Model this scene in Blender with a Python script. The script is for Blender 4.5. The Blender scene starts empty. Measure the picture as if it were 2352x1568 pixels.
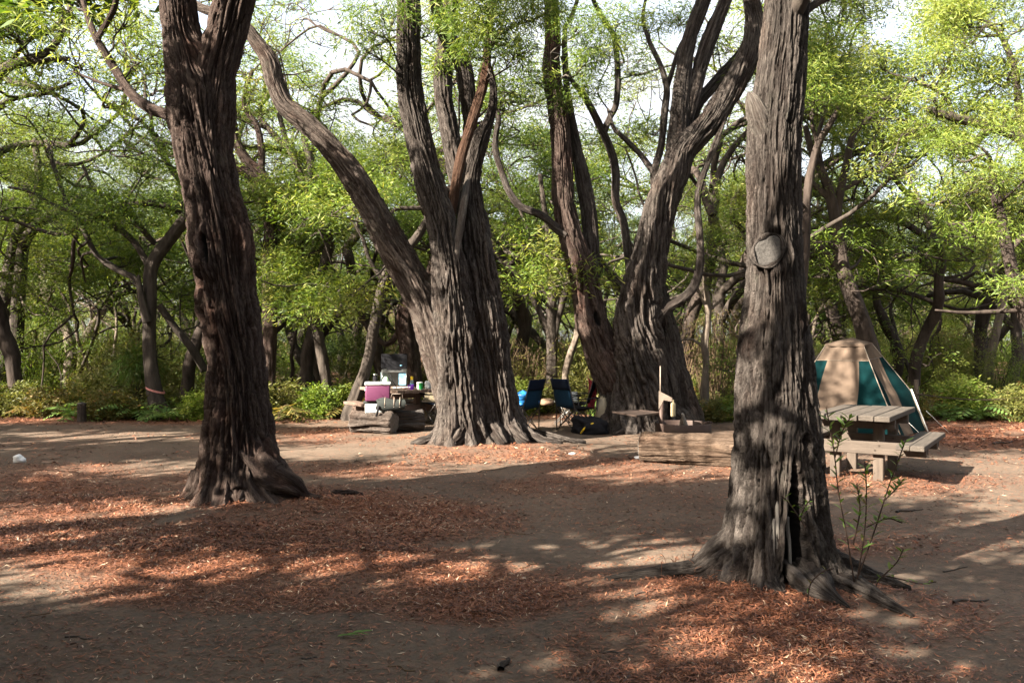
import bpy, bmesh, math, random
import numpy as np
from mathutils import Vector, Matrix

# ------------------------------------------------------------------ camera, sky, sun, exposure
SC = bpy.context.scene
CAM_H = 1.6
F, CX, CY = 1960.0, 1176.0, 784.0          # the photograph measured at 2352 x 1568
cam_d = bpy.data.cameras.new('camera'); cam = bpy.data.objects.new('camera', cam_d)
SC.collection.objects.link(cam); SC.camera = cam
cam.location = (0, 0, CAM_H); cam.rotation_euler = (math.radians(90), 0, 0)
cam_d.sensor_width = 36.0; cam_d.lens = 30.0; cam_d.clip_start = 0.05; cam_d.clip_end = 2000

SUN_HEAD = np.array([0.83, 0.557]); SUN_HEAD /= np.linalg.norm(SUN_HEAD)   # the way the shadows run
SUN_EL = math.radians(34)
TO_SUN = np.array([-SUN_HEAD[0]*math.cos(SUN_EL), -SUN_HEAD[1]*math.cos(SUN_EL), math.sin(SUN_EL)])
w = bpy.data.worlds.new('World'); SC.world = w; w.use_nodes = True
nt = w.node_tree; bg = nt.nodes['Background']
sky = nt.nodes.new('ShaderNodeTexSky'); sky.sky_type = 'NISHITA'; sky.sun_disc = False
sky.sun_elevation = SUN_EL; sky.sun_rotation = math.atan2(TO_SUN[0], TO_SUN[1])
sky.dust_density = 8.0; sky.air_density = 1.0; sky.ozone_density = 1.0
tc = nt.nodes.new('ShaderNodeTexCoord'); cmap = nt.nodes.new('ShaderNodeMapping'); cmap.inputs['Scale'].default_value = (1, 1, 2.6)
cn = nt.nodes.new('ShaderNodeTexNoise'); cn.inputs['Scale'].default_value = 2.3; cn.inputs['Detail'].default_value = 6
cr = nt.nodes.new('ShaderNodeMapRange'); cr.inputs[1].default_value = .34; cr.inputs[2].default_value = .6; cr.inputs[3].default_value = .25; cr.inputs[4].default_value = .9
cm = nt.nodes.new('ShaderNodeMix'); cm.data_type = 'RGBA'; cm.inputs[7].default_value = (1.5, 1.5, 1.5, 1)      # thin bright cloud over the whole sky
nt.links.new(tc.outputs['Generated'], cmap.inputs[0]); nt.links.new(cmap.outputs[0], cn.inputs['Vector']); nt.links.new(cn.outputs['Fac'], cr.inputs[0])
nt.links.new(cr.outputs[0], cm.inputs[0]); nt.links.new(sky.outputs[0], cm.inputs[6]); nt.links.new(cm.outputs[2], bg.inputs[0]); bg.inputs[1].default_value = 0.115
sl = bpy.data.lights.new('sun', 'SUN'); sl.energy = 5.0; sl.angle = math.radians(0.5); sl.color = (1.0, 0.9, 0.75)
so = bpy.data.objects.new('sun', sl); SC.collection.objects.link(so)
so.rotation_euler = Vector((-TO_SUN[0], -TO_SUN[1], -TO_SUN[2])).to_track_quat('-Z', 'Y').to_euler()
SC.view_settings.view_transform = 'Standard'; SC.view_settings.look = 'None'
SC.view_settings.gamma = 1.0; SC.view_settings.exposure = 3.02
SC.cycles.use_denoising = True
SC.cycles.max_bounces = 6; SC.cycles.diffuse_bounces = 3; SC.cycles.glossy_bounces = 2
SC.cycles.transmission_bounces = 4; SC.cycles.transparent_max_bounces = 4
SC.cycles.sample_clamp_indirect = 8.0

RNG = np.random.default_rng(7)
random.seed(7)
COL = SC.collection

# ------------------------------------------------------------------ measuring helpers
def P(px, py, Y):
    return np.array([(px-CX)/F*Y, Y, CAM_H-(py-CY)/F*Y])
def G(px, py):
    Y = F*CAM_H/(py-CY); return np.array([(px-CX)/F*Y, Y])

def _h(ix, iy, iz, seed):
    h = (ix.astype(np.int64)*374761393 + iy.astype(np.int64)*668265263 + iz.astype(np.int64)*2147483647 + seed*144665) & 0xFFFFFFFF
    h = ((h ^ (h >> 13))*1274126177) & 0xFFFFFFFF
    h = ((h ^ (h >> 15))*2246822519) & 0xFFFFFFFF
    return ((h ^ (h >> 16)) & 0xFFFFFF)/float(0xFFFFFF)
def vnoise(x, y, z, seed=0):
    x, y, z = np.broadcast_arrays(np.asarray(x, float), np.asarray(y, float), np.asarray(z, float))
    fx, fy, fz = np.floor(x), np.floor(y), np.floor(z)
    ux, uy, uz = x-fx, y-fy, z-fz
    ux, uy, uz = [t*t*t*(t*(t*6-15)+10) for t in (ux, uy, uz)]
    r = 0
    for i in (0, 1):
        for j in (0, 1):
            for k in (0, 1):
                r = r + (ux if i else 1-ux)*(uy if j else 1-uy)*(uz if k else 1-uz)*_h(fx+i, fy+j, fz+k, seed)
    return r*2-1
def fbm(x, y, z, seed=0, o=3):
    r, a, f = 0, 1.0, 1.0
    for i in range(o):
        r = r + a*vnoise(np.asarray(x)*f, np.asarray(y)*f, np.asarray(z)*f, seed+i*17); a *= .5; f *= 2.03
    return r/1.6

def gz(x, y):
    x = np.asarray(x, float); y = np.asarray(y, float)
    z = .045*fbm(x*.35, y*.35, 0, 91, 3) + .012*fbm(x*1.7, y*1.7, 0, 95, 2)
    z = z + .07*np.exp(-((x-1.75)**2/1.1+(y-5.3)**2/.8))       # leaf mound at the near trunk
    z = z + .05*np.exp(-((x+2.8)**2/1.6+(y-8.5)**2/.9))
    z = z + .06*np.exp(-((x+.45)**2/2.5+(y-13.2)**2/1.2))
    z = z + .35*np.clip((y-20)/30, 0, 1)
    return z

# ------------------------------------------------------------------ mesh and object helpers
ORG = {}
def mk_mesh(name, V, faces, mats, attrs=None, smooth=True, midx=None):
    me = bpy.data.meshes.new(name)
    V = np.ascontiguousarray(V, dtype=np.float32)
    if not isinstance(faces, (list, tuple)): faces = [faces]
    faces = [np.asarray(f, dtype=np.int32) for f in faces if len(f)]
    li = np.concatenate([f.ravel() for f in faces])
    tot = np.concatenate([np.full(len(f), f.shape[1], np.int32) for f in faces])
    st = np.concatenate([[0], np.cumsum(tot)[:-1]]).astype(np.int32)
    me.vertices.add(len(V)); me.vertices.foreach_set('co', V.ravel())
    me.loops.add(len(li)); me.loops.foreach_set('vertex_index', li)
    me.polygons.add(len(tot)); me.polygons.foreach_set('loop_start', st)
    if smooth: me.polygons.foreach_set('use_smooth', np.ones(len(tot), bool))
    if midx is not None: me.polygons.foreach_set('material_index', np.asarray(midx, np.int32))
    for m in (mats if isinstance(mats, (list, tuple)) else [mats]): me.materials.append(m)
    for k, a in (attrs or {}).items():
        a = np.asarray(a, np.float32)
        if a.ndim == 2:
            at = me.attributes.new(k, 'FLOAT_VECTOR', 'POINT'); at.data.foreach_set('vector', a.ravel())
        else:
            at = me.attributes.new(k, 'FLOAT', 'POINT'); at.data.foreach_set('value', a)
    me.update(calc_edges=True)
    return me
def obj(name, me, parent=None):
    o = bpy.data.objects.new(name, me); COL.objects.link(o)
    if parent is not None:
        o.parent = parent; ORG[o.name] = ORG[parent.name]
    else:
        ORG[o.name] = np.zeros(3)
    return o
def thing(name, label, cat, loc, rz=0, group=None):
    o = bpy.data.objects.new(name, None); COL.objects.link(o)
    o.empty_display_size = .1
    o.location = tuple(float(v) for v in loc); o.rotation_euler = (0, 0, rz); ORG[o.name] = np.array(loc, float)
    return tag(o, label, cat, group)
def tag(o, label=None, cat=None, group=None, kind=None):
    if label: o['label'] = label
    if cat: o['category'] = cat
    if group: o['group'] = group
    if kind: o['kind'] = kind
    return o
def wpart(name, V, faces, mat, parent, attrs=None, smooth=True, midx=None):   # V in world coordinates under an unrotated thing
    return obj(name, mk_mesh(name, np.asarray(V)-ORG[parent.name], faces, mat, attrs, smooth, midx), parent)
def copy_tree(o, parent=None):
    c = o.copy(); COL.objects.link(c); c.parent = parent
    for ch in o.children: copy_tree(ch, c)
    return c

class MB:                                   # small builder for props
    def __init__(s): s.v, s.f = [], []
    def add(s, vs, fs):
        b = len(s.v); s.v += [tuple(map(float, v)) for v in vs]; s.f += [tuple(b+i for i in f) for f in fs]; return s
    def bm(s, bm, M=None):
        bm.verts.ensure_lookup_table()
        for i, v in enumerate(bm.verts): v.index = i
        s.add([(M @ v.co if M else v.co) for v in bm.verts], [[v.index for v in f.verts] for f in bm.faces]); bm.free(); return s
    def box(s, c, d, rot=None, bev=.006, jit=0):
        bm = bmesh.new(); bmesh.ops.create_cube(bm, size=1)
        for v in bm.verts:
            v.co = Vector((v.co.x*d[0], v.co.y*d[1], v.co.z*d[2]))
            if jit: v.co += Vector([random.uniform(-jit, jit) for _ in range(3)])
        if bev: bmesh.ops.bevel(bm, geom=bm.edges[:], offset=min(bev, min(d)*.45), segments=2 if bev > .012 else 1, profile=.6, affect='EDGES')
        M = Matrix.Translation(Vector(c)) @ (rot.to_4x4() if rot is not None else Matrix.Identity(4))
        return s.bm(bm, M)
    def tube(s, pts, r, n=8, cap=True):
        pts = [Vector(p) for p in pts]; rs = r if isinstance(r, (list, tuple)) else [r]*len(pts)
        b = len(s.v); N = None
        for i, p in enumerate(pts):
            t = (pts[min(i+1, len(pts)-1)]-pts[max(i-1, 0)]).normalized()
            if N is None: N = t.orthogonal().normalized()
            N = (N-t*N.dot(t)).normalized(); B = t.cross(N)
            for k in range(n):
                a = 2*math.pi*k/n; s.v.append(tuple(p+(N*math.cos(a)+B*math.sin(a))*rs[i]))
        for i in range(len(pts)-1):
            for k in range(n):
                s.f.append((b+i*n+k, b+i*n+(k+1) % n, b+(i+1)*n+(k+1) % n, b+(i+1)*n+k))
        if cap:
            s.f.append(tuple(b+k for k in reversed(range(n)))); s.f.append(tuple(b+(len(pts)-1)*n+k for k in range(n)))
        return s
    def lathe(s, prof, n=20, c=(0, 0, 0)):
        b = len(s.v)
        for r, z in prof:
            for k in range(n):
                a = 2*math.pi*k/n; s.v.append((c[0]+r*math.cos(a), c[1]+r*math.sin(a), c[2]+z))
        for i in range(len(prof)-1):
            for k in range(n):
                s.f.append((b+i*n+k, b+i*n+(k+1) % n, b+(i+1)*n+(k+1) % n, b+(i+1)*n+k))
        s.f.append(tuple(b+k for k in reversed(range(n)))); s.f.append(tuple(b+(len(prof)-1)*n+k for k in range(n)))
        return s
    def grid(s, fn, nu, nv):
        b = len(s.v)
        for j in range(nv+1):
            for i in range(nu+1): s.v.append(tuple(map(float, fn(i/nu, j/nv))))
        for j in range(nv):
            for i in range(nu):
                a = b+j*(nu+1)+i; s.f.append((a, a+1, a+nu+2, a+nu+1))
        return s
    def mesh(s, name, mat, smooth=False):
        me = bpy.data.meshes.new(name); me.from_pydata(s.v, [], s.f); me.materials.append(mat)
        if smooth: me.polygons.foreach_set('use_smooth', np.ones(len(me.polygons), bool))
        me.update(); return me
    def part(s, name, mat, parent, smooth=False, world=False):
        if world:
            o = ORG[parent.name]; s.v = [(v[0]-o[0], v[1]-o[1], v[2]-o[2]) for v in s.v]
        return obj(name, s.mesh(name, mat, smooth), parent)
def solid(o, t, off=0):
    m = o.modifiers.new('thickness', 'SOLIDIFY'); m.thickness = t; m.offset = off; return o

# ------------------------------------------------------------------ materials
def nmat(name):
    m = bpy.data.materials.new(name); m.use_nodes = True
    t = m.node_tree; b = t.nodes['Principled BSDF']; return m, t, b
def N(t, kind, **kw):
    n = t.nodes.new('ShaderNode'+kind)
    for k, v in kw.items():
        if k in n.inputs: n.inputs[k].default_value = v
        else: setattr(n, k, v)
    return n
def ramp(t, fac, stops):
    r = t.nodes.new('ShaderNodeValToRGB'); e = r.color_ramp.elements
    while len(e) < len(stops): e.new(.5)
    for i, (p, c) in enumerate(stops): e[i].position = p; e[i].color = (*c, 1)
    t.links.new(fac, r.inputs[0]); return r.outputs[0]
def mixc(t, fac, a, b, mode='MIX'):
    m = t.nodes.new('ShaderNodeMix'); m.data_type = 'RGBA'; m.blend_type = mode
    for sock, v in ((0, fac), (6, a), (7, b)):
        if hasattr(v, 'is_linked') or hasattr(v, 'links'): t.links.new(v, m.inputs[sock])
        else: m.inputs[sock].default_value = (*v, 1) if isinstance(v, tuple) else v
    return m.outputs[2]
def bump(t, b, h, strength=.5, dist=.02):
    n = N(t, 'Bump'); n.inputs['Strength'].default_value = strength; n.inputs['Distance'].default_value = dist
    t.links.new(h, n.inputs['Height']); t.links.new(n.outputs[0], b.inputs['Normal']); return n
def coords(t, attr=None, scale=(1, 1, 1), kind='Object'):
    mp = N(t, 'Mapping'); mp.inputs['Scale'].default_value = scale
    if attr:
        a = N(t, 'Attribute', attribute_name=attr); t.links.new(a.outputs['Vector'], mp.inputs[0])
    else:
        c = N(t, 'TexCoord'); t.links.new(c.outputs[kind], mp.inputs[0])
    return mp.outputs[0]
def noise(t, vec, scale, detail=4, rough=.6):
    n = N(t, 'TexNoise', Scale=scale, Detail=detail, Roughness=rough); t.links.new(vec, n.inputs['Vector']); return n.outputs['Fac']

def bark_material(name, ridge, furrow, pale, rough=.92, red=(1.12, .94, .84)):
    m, t, b = nmat(name)
    v = coords(t, 'buv', (1, 1, .15)); v2 = coords(t, 'buv', (1, 1, .45)); v3 = coords(t, 'buv', (1, 1, .3))
    n1 = noise(t, v, 55, 6, .75); n2 = noise(t, v2, 4.2, 5, .7); n3 = noise(t, v, 170, 4, .75); n4 = noise(t, v3, 26, 5, .7)
    a = N(t, 'Attribute', attribute_name='ridge')
    q = N(t, 'Math', operation='MULTIPLY_ADD'); t.links.new(n1, q.inputs[0]); q.inputs[1].default_value = 2.0; q.inputs[2].default_value = -1.0
    s = N(t, 'Math', operation='ADD'); t.links.new(a.outputs['Fac'], s.inputs[0]); t.links.new(q.outputs[0], s.inputs[1])
    c = ramp(t, s.outputs[0], [(.05, furrow), (.5, ridge), (.85, pale), (1.0, tuple(x*1.3 for x in pale))])
    c = mixc(t, .4, c, ramp(t, n2, [(.3, tuple(x*.45 for x in ridge)), (.48, ridge), (.6, tuple(x*1.2 for x in furrow)), (.75, pale)]))
    c = mixc(t, .6, c, ramp(t, n3, [(.32, (.3, .28, .27)), (.5, (1, 1, 1)), (.7, (1.6, 1.6, 1.6))]), 'MULTIPLY')
    n5 = noise(t, coords(t, 'buv', (1, 1, .6)), 2.1, 4, .65); n6 = noise(t, coords(t, 'buv', (1, 1, .8)), 3.3, 6, .75)
    f5 = N(t, 'MapRange'); t.links.new(n5, f5.inputs[0]); f5.inputs[1].default_value = .5; f5.inputs[2].default_value = .66; f5.inputs[4].default_value = .6
    c = mixc(t, f5.outputs[0], c, mixc(t, 1.0, c, red, 'MULTIPLY'))
    f6 = N(t, 'MapRange'); t.links.new(n6, f6.inputs[0]); f6.inputs[1].default_value = .58; f6.inputs[2].default_value = .68; f6.inputs[4].default_value = .45
    c = mixc(t, f6.outputs[0], c, tuple(x*y for x, y in zip(pale, (.85, .95, .85))))
    ch = N(t, 'Attribute', attribute_name='hollow_shade'); c = mixc(t, ch.outputs['Fac'], c, (.008, .0065, .006))      # near-black shade painted inside the deep hollows
    t.links.new(c, b.inputs['Base Color']); b.inputs['Roughness'].default_value = rough
    b.inputs['Specular IOR Level'].default_value = .15
    ad = N(t, 'Math', operation='MULTIPLY_ADD'); t.links.new(n3, ad.inputs[0]); ad.inputs[1].default_value = .35; t.links.new(n1, ad.inputs[2])
    a2 = N(t, 'Math', operation='MULTIPLY_ADD'); t.links.new(n4, a2.inputs[0]); a2.inputs[1].default_value = .8; t.links.new(ad.outputs[0], a2.inputs[2])
    bump(t, b, a2.outputs[0], 1.0, .06)
    return m
M_BARK = bark_material('bark_fissured', (.031, .025, .022), (.015, .0095, .0075), (.1, .086, .077))
M_BARKD = bark_material('bark_dark_red', (.038, .025, .021), (.018, .0095, .007), (.095, .071, .06), red=(1.3, .84, .66))
def bark_far(name, a, c2):
    m, t, b = nmat(name); v = coords(t, None, (1, 1, .25))
    c = ramp(t, noise(t, v, 9, 5), [(.32, a), (.68, c2)])
    t.links.new(c, b.inputs['Base Color']); b.inputs['Roughness'].default_value = .9; b.inputs['Specular IOR Level'].default_value = .2
    bump(t, b, noise(t, v, 24, 3), .6, .02); return m
M_TWIG = bark_far('twig_bark', (.025, .02, .017), (.06, .049, .041))
M_BARKF = bark_far('bark_grey_brown', (.018, .014, .012), (.058, .047, .039))
M_BARKD2 = bark_far('bark_dark_far', (.018, .013, .011), (.055, .042, .035))
M_BARKP = bark_far('bark_pale', (.05, .039, .031), (.15, .122, .098))
M_BRUSH = bark_far('dead_brush', (.05, .032, .02), (.13, .088, .055))

def leaf_material(name, stops, transl=.45, patch=.35, patchcol=(.2, .16, .05)):
    m, t, b = nmat(name); out = t.nodes['Material Output']
    a = N(t, 'Attribute', attribute_name='lv')
    oi = N(t, 'ObjectInfo')
    s = N(t, 'Math', operation='MULTIPLY_ADD'); t.links.new(oi.outputs['Random'], s.inputs[0]); s.inputs[1].default_value = .3
    s2 = N(t, 'Math', operation='SUBTRACT'); t.links.new(a.outputs['Fac'], s2.inputs[0]); s2.inputs[1].default_value = .15
    t.links.new(s2.outputs[0], s.inputs[2])
    c = ramp(t, s.outputs[0], stops)
    g = N(t, 'NewGeometry'); nz = N(t, 'TexNoise', Scale=.55, Detail=2); t.links.new(g.outputs['Position'], nz.inputs['Vector'])
    mr = N(t, 'MapRange'); t.links.new(nz.outputs['Fac'], mr.inputs[0]); mr.inputs[1].default_value = .52; mr.inputs[2].default_value = .72; mr.inputs[4].default_value = patch
    c = mixc(t, mr.outputs[0], c, patchcol)
    t.links.new(c, b.inputs['Base Color']); b.inputs['Roughness'].default_value = .55; b.inputs['Specular IOR Level'].default_value = .3
    tr = N(t, 'BsdfTranslucent'); t.links.new(mixc(t, 1.0, c, (1.12, 1.1, .55), 'MULTIPLY'), tr.inputs['Color'])
    mx = N(t, 'MixShader'); mx.inputs[0].default_value = transl
    t.links.new(b.outputs[0], mx.inputs[1]); t.links.new(tr.outputs[0], mx.inputs[2]); t.links.new(mx.outputs[0], out.inputs['Surface'])
    return m
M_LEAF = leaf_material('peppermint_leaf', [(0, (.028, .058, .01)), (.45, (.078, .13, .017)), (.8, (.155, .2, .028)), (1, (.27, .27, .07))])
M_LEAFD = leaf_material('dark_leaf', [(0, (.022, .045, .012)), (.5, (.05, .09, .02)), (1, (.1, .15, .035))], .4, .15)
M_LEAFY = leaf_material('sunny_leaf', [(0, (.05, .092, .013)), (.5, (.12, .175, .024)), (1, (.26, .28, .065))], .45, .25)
M_BRACK = leaf_material('bracken_leaf', [(0, (.04, .05, .014)), (.4, (.095, .1, .026)), (.7, (.16, .12, .033)), (1, (.22, .12, .04))], .4, .45, (.16, .075, .03))
M_SCRUB = leaf_material('scrub_leaf', [(0, (.045, .06, .014)), (.5, (.11, .12, .028)), (1, (.22, .2, .06))], .4, .45, (.17, .115, .045))
M_FERN = leaf_material('fern_leaf', [(0, (.05, .1, .025)), (.5, (.11, .19, .045)), (1, (.2, .27, .08))], .45, .1)

def plain(name, col, rough=.6, metal=0, spec=.4, var=.25, scale=14, bmp=0, trans=0):
    m, t, b = nmat(name); v = coords(t)
    n = noise(t, v, scale, 5)
    c = ramp(t, n, [(.25, tuple(x*(1-var) for x in col)), (.75, tuple(min(1, x*(1+var)) for x in col))])
    t.links.new(c, b.inputs['Base Color']); b.inputs['Roughness'].default_value = rough; b.inputs['Metallic'].default_value = metal
    b.inputs['Specular IOR Level'].default_value = spec
    if trans: b.inputs['Transmission Weight'].default_value = trans
    if bmp: bump(t, b, noise(t, v, scale*6, 4), bmp, .004)
    return m
def wood(name, a, c2, axis=1, sc=1.0):
    m, t, b = nmat(name); s = [16*sc]*3; s[axis] = 1.1*sc; v = coords(t, None, tuple(s)); v2 = coords(t)
    n = noise(t, v, 2.2, 6, .65); n2 = noise(t, v2, 3.1, 3)
    c = mixc(t, .45, ramp(t, n, [(.3, a), (.62, c2)]), ramp(t, n2, [(.3, a), (.7, c2)]))
    t.links.new(c, b.inputs['Base Color']); b.inputs['Roughness'].default_value = .85; b.inputs['Specular IOR Level'].default_value = .25
    bump(t, b, n, .7, .006); return m
M_WOOD = wood('weathered_timber', (.024, .02, .017), (.07, .058, .048))
M_WOODX = wood('weathered_timber_cross', (.032, .025, .02), (.08, .063, .051), 0)
M_WOODZ = wood('weathered_timber_post', (.034, .026, .021), (.088, .068, .054), 2)
M_WOODD = wood('dark_timber', (.075, .05, .04), (.17, .12, .095))
M_WOODDX = wood('dark_timber_cross', (.07, .047, .038), (.16, .11, .088), 0)
M_WOODDZ = wood('dark_timber_post', (.085, .05, .04), (.17, .115, .09), 2)
M_PALEWOOD = wood('bare_grey_wood', (.1, .09, .08), (.22, .2, .178), 2)
M_STEEL = plain('galvanised_steel', (.25, .26, .26), .35, .8, bmp=.1)
M_RUST = plain('rusty_steel', (.04, .025, .02), .65, .35, var=.4, scale=6, bmp=.3)
M_PLATE = plain('hot_plate_steel', (.06, .043, .036), .5, .5, var=.35, scale=7, bmp=.15)
M_LIP = plain('worn_steel_edge', (.17, .135, .11), .6, .2)
M_BLACK = plain('black_fabric', (.01, .01, .012), .95, spec=.12, bmp=.3, scale=40)
M_NAVY = plain('navy_fabric', (.006, .01, .022), .95, spec=.1, bmp=.3, scale=40)
M_BLUE2 = plain('blue_fabric_panel', (.008, .028, .055), .95, spec=.1, bmp=.3, scale=40)
M_TUBE = plain('dark_steel_tube', (.05, .045, .043), .4, .5)
M_WHITE = plain('white_plastic', (.5, .51, .5), .4, var=.06)
M_PURP = plain('plum_plastic', (.085, .02, .055), .5, var=.12, scale=5)
M_CUP = plain('violet_plastic', (.15, .02, .42), .35, var=.08)
M_GREEN = plain('green_plastic', (.02, .27, .06), .4, var=.1)
M_YEL = plain('yellow_plastic', (.75, .5, .02), .4, var=.1)
M_CLEAR = plain('bluish_plastic', (.28, .38, .42), .15, var=.2, trans=.5)
M_LIGHTBLUE = plain('pale_blue_sheet', (.2, .42, .6), .3, var=.5, scale=7)
M_GREY = plain('grey_canvas_bag', (.024, .027, .026), .95, spec=.1, bmp=.4, scale=30)
M_BLUE = plain('bright_blue_fabric', (.015, .13, .36), .4, var=.4, scale=9)
M_RED = plain('red_towel', (.2, .018, .028), .9, bmp=.5, scale=30)
M_TAN = plain('tan_canvas', (.085, .062, .047), .95, spec=.08, var=.1, scale=5, bmp=.15)
M_TEAL = plain('teal_canvas', (.0008, .0105, .0118), .95, spec=.06, var=.14, scale=5, bmp=.15)
M_BEIGE = plain('beige_plastic', (.2, .165, .11), .5, var=.15)
M_BROWNP = plain('brown_paper', (.15, .095, .06), .8, var=.3)
M_PAPER = plain('white_paper', (.6, .6, .6), .8, var=.05)
M_PALEGREEN = plain('pale_green_plastic', (.4, .6, .38), .4, var=.1)
M_JUG = plain('grey_plastic', (.42, .45, .46), .4, var=.08)
M_TAPE = plain('marker_tape', (.55, .22, .2), .6, var=.5, scale=20)
M_CHAR = plain('charred_timber', (.035, .03, .028), .9, var=.5, scale=8, bmp=.8)

# ground
def ground_material():
    m, t, b = nmat('forest_sand'); v = coords(t)
    a = N(t, 'Attribute', attribute_name='dens'); tr = N(t, 'Attribute', attribute_name='track')
    n1 = noise(t, v, .9, 5, .6); n2 = noise(t, v, 14, 6, .7); n3 = noise(t, v, 75, 4, .7)
    sand = mixc(t, .5, ramp(t, n1, [(.3, (.036, .027, .021)), (.7, (.14, .107, .081))]), ramp(t, n2, [(.3, (.034, .025, .019)), (.7, (.145, .11, .083))]))
    spk = ramp(t, n3, [(.62, (0, 0, 0)), (.7, (1, 1, 1))])
    sand = mixc(t, spk, sand, (.17, .1, .062))
    lit = ramp(t, n3, [(.3, (.045, .02, .013)), (.5, (.125, .046, .024)), (.7, (.24, .11, .058))])
    q = N(t, 'Math', operation='MULTIPLY_ADD'); t.links.new(n2, q.inputs[0]); q.inputs[1].default_value = 1.6; q.inputs[2].default_value = -.8
    q2 = N(t, 'Math', operation='ADD', use_clamp=True); t.links.new(q.outputs[0], q2.inputs[0]); t.links.new(a.outputs['Fac'], q2.inputs[1])
    t.links.new(mixc(t, q2.outputs[0], sand, lit), b.inputs['Base Color'])
    b.inputs['Roughness'].default_value = .95; b.inputs['Specular IOR Level'].default_value = .15
    wv = N(t, 'TexWave', Scale=4.2, Distortion=2.5, Detail=2.0); wv.bands_direction = 'DIAGONAL'; t.links.new(v, wv.inputs['Vector'])
    wm = N(t, 'Math', operation='MULTIPLY'); t.links.new(wv.outputs['Fac'], wm.inputs[0]); t.links.new(tr.outputs['Fac'], wm.inputs[1])
    h1 = N(t, 'Math', operation='MULTIPLY_ADD'); t.links.new(n3, h1.inputs[0]); h1.inputs[1].default_value = .35; t.links.new(n2, h1.inputs[2])
    h2 = N(t, 'Math', operation='MULTIPLY_ADD'); t.links.new(wm.outputs[0], h2.inputs[0]); h2.inputs[1].default_value = .9; t.links.new(h1.outputs[0], h2.inputs[2])
    bump(t, b, h2.outputs[0], .8, .03)
    return m
M_GROUND = ground_material()
def litter_material():
    m, t, b = nmat('dry_leaf_litter')
    a = N(t, 'Attribute', attribute_name='lv')
    c = ramp(t, a.outputs['Fac'], [(0, (.035, .017, .011)), (.3, (.085, .034, .02)), (.6, (.16, .058, .029)), (.84, (.225, .092, .046)), (.97, (.3, .16, .09)), (1, (.36, .27, .19))])
    t.links.new(c, b.inputs['Base Color']); b.inputs['Roughness'].default_value = .6; b.inputs['Specular IOR Level'].default_value = .35
    return m
M_LITTER = litter_material()

# ------------------------------------------------------------------ ground
def px_of(x, y, z=0):
    return CX+x/y*F, CY+(CAM_H-z)/y*F
DENSE = [  # where dry leaves lie thick: centre and radii measured on the ground through the photograph, weight
    (330, 1230, 420, 95, 1.2), (700, 1190, 420, 65, 1.1), (640, 1320, 540, 80, 1.25), (1080, 1370, 230, 60, .8), (1050, 1200, 160, 50, .45),
    (1850, 1440, 330, 95, 1.4), (1700, 1360, 230, 60, 1.0), (2130, 1420, 150, 80, .6), (1420, 1480, 150, 70, .45), (1350, 1350, 150, 50, .35), (1560, 1540, 260, 40, .7), (2000, 1545, 250, 40, .8),
    (1480, 1080, 240, 30, .4), (1150, 1040, 220, 24, .45), (780, 1080, 200, 20, .35), (2240, 990, 200, 40, .9), (1300, 1110, 160, 20, .3),
    (2050, 1115, 230, 28, .35), (1680, 960, 120, 10, .7), (300, 965, 400, 12, .7), (700, 1000, 250, 18, .5), (250, 1110, 300, 45, .5), (60, 1140, 160, 70, .8), (2050, 1260, 250, 30, .3)]
def density(x, y):
    x = np.asarray(x, float); y = np.asarray(y, float)
    yy = np.maximum(y, 1.0); px, py = px_of(x, yy)
    d = np.zeros_like(px)
    for cx, cy, rx, ry, wgt in DENSE:
        q = ((px-cx)/rx)**2+((py-cy)/ry)**2
        d = np.maximum(d, wgt*np.clip(1.35-q, 0, 1)**.7)
    n = fbm(x*.9, y*.9, 0, 31, 3); n2 = fbm(x*3.1, y*3.1, 0, 37, 3)
    d = d*(.75+.7*n+.45*n2)+.09+.12*n
    d = np.where(y > 17.2, np.maximum(d, .55), d)
    return np.clip(d, 0, 1.3)
def build_ground():
    def axis(lo, hi, fine, out):
        a = np.arange(lo, hi+1e-6, fine); g = []; s = fine
        p = hi
        while p < out: s *= 1.35; p += s; g.append(p)
        return a, np.array(g)
    ax, gx = axis(-11, 11, .115, 900); ay, gy = axis(2.0, 20, .115, 1500)
    xs = np.concatenate([-gx[::-1], ax, gx]); ys = np.concatenate([-np.array(gy[gy < 900])[::-1]+20-18, [ -.5, .6, 1.4], ay, gy])
    ys = np.unique(np.sort(ys))
    X, Y = np.meshgrid(xs, ys); nx, ny = len(xs), len(ys)
    Z = gz(X, Y)
    D = density(X, Y)
    Z = Z + .012*np.clip(D-.3, 0, 1)*(np.abs(X) < 12)*(Y < 20)
    fine = (np.abs(X) < 11)*(Y < 14)*(Y > 2)
    Z = Z + fine*.007*fbm(X*6, Y*6, 0, 55, 2)
    px, py = px_of(X, np.maximum(Y, 1))
    track = np.clip(1.2-(((px-180)/420)**2+((py-1480)/95)**2), 0, 1)*(Y > 1)*(.5+.5*fbm(X*2, Y*2, 0, 3, 2))
    idx = np.arange(nx*ny).reshape(ny, nx)
    q = np.stack([idx[:-1, :-1], idx[:-1, 1:], idx[1:, 1:], idx[1:, :-1]], -1).reshape(-1, 4)
    me = mk_mesh('ground', np.stack([X, Y, Z], -1).reshape(-1, 3), q, M_GROUND, {'dens': D.ravel(), 'track': np.clip(track, 0, 1).ravel()})
    tag(obj('ground', me), kind='structure')
build_ground()

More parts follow.
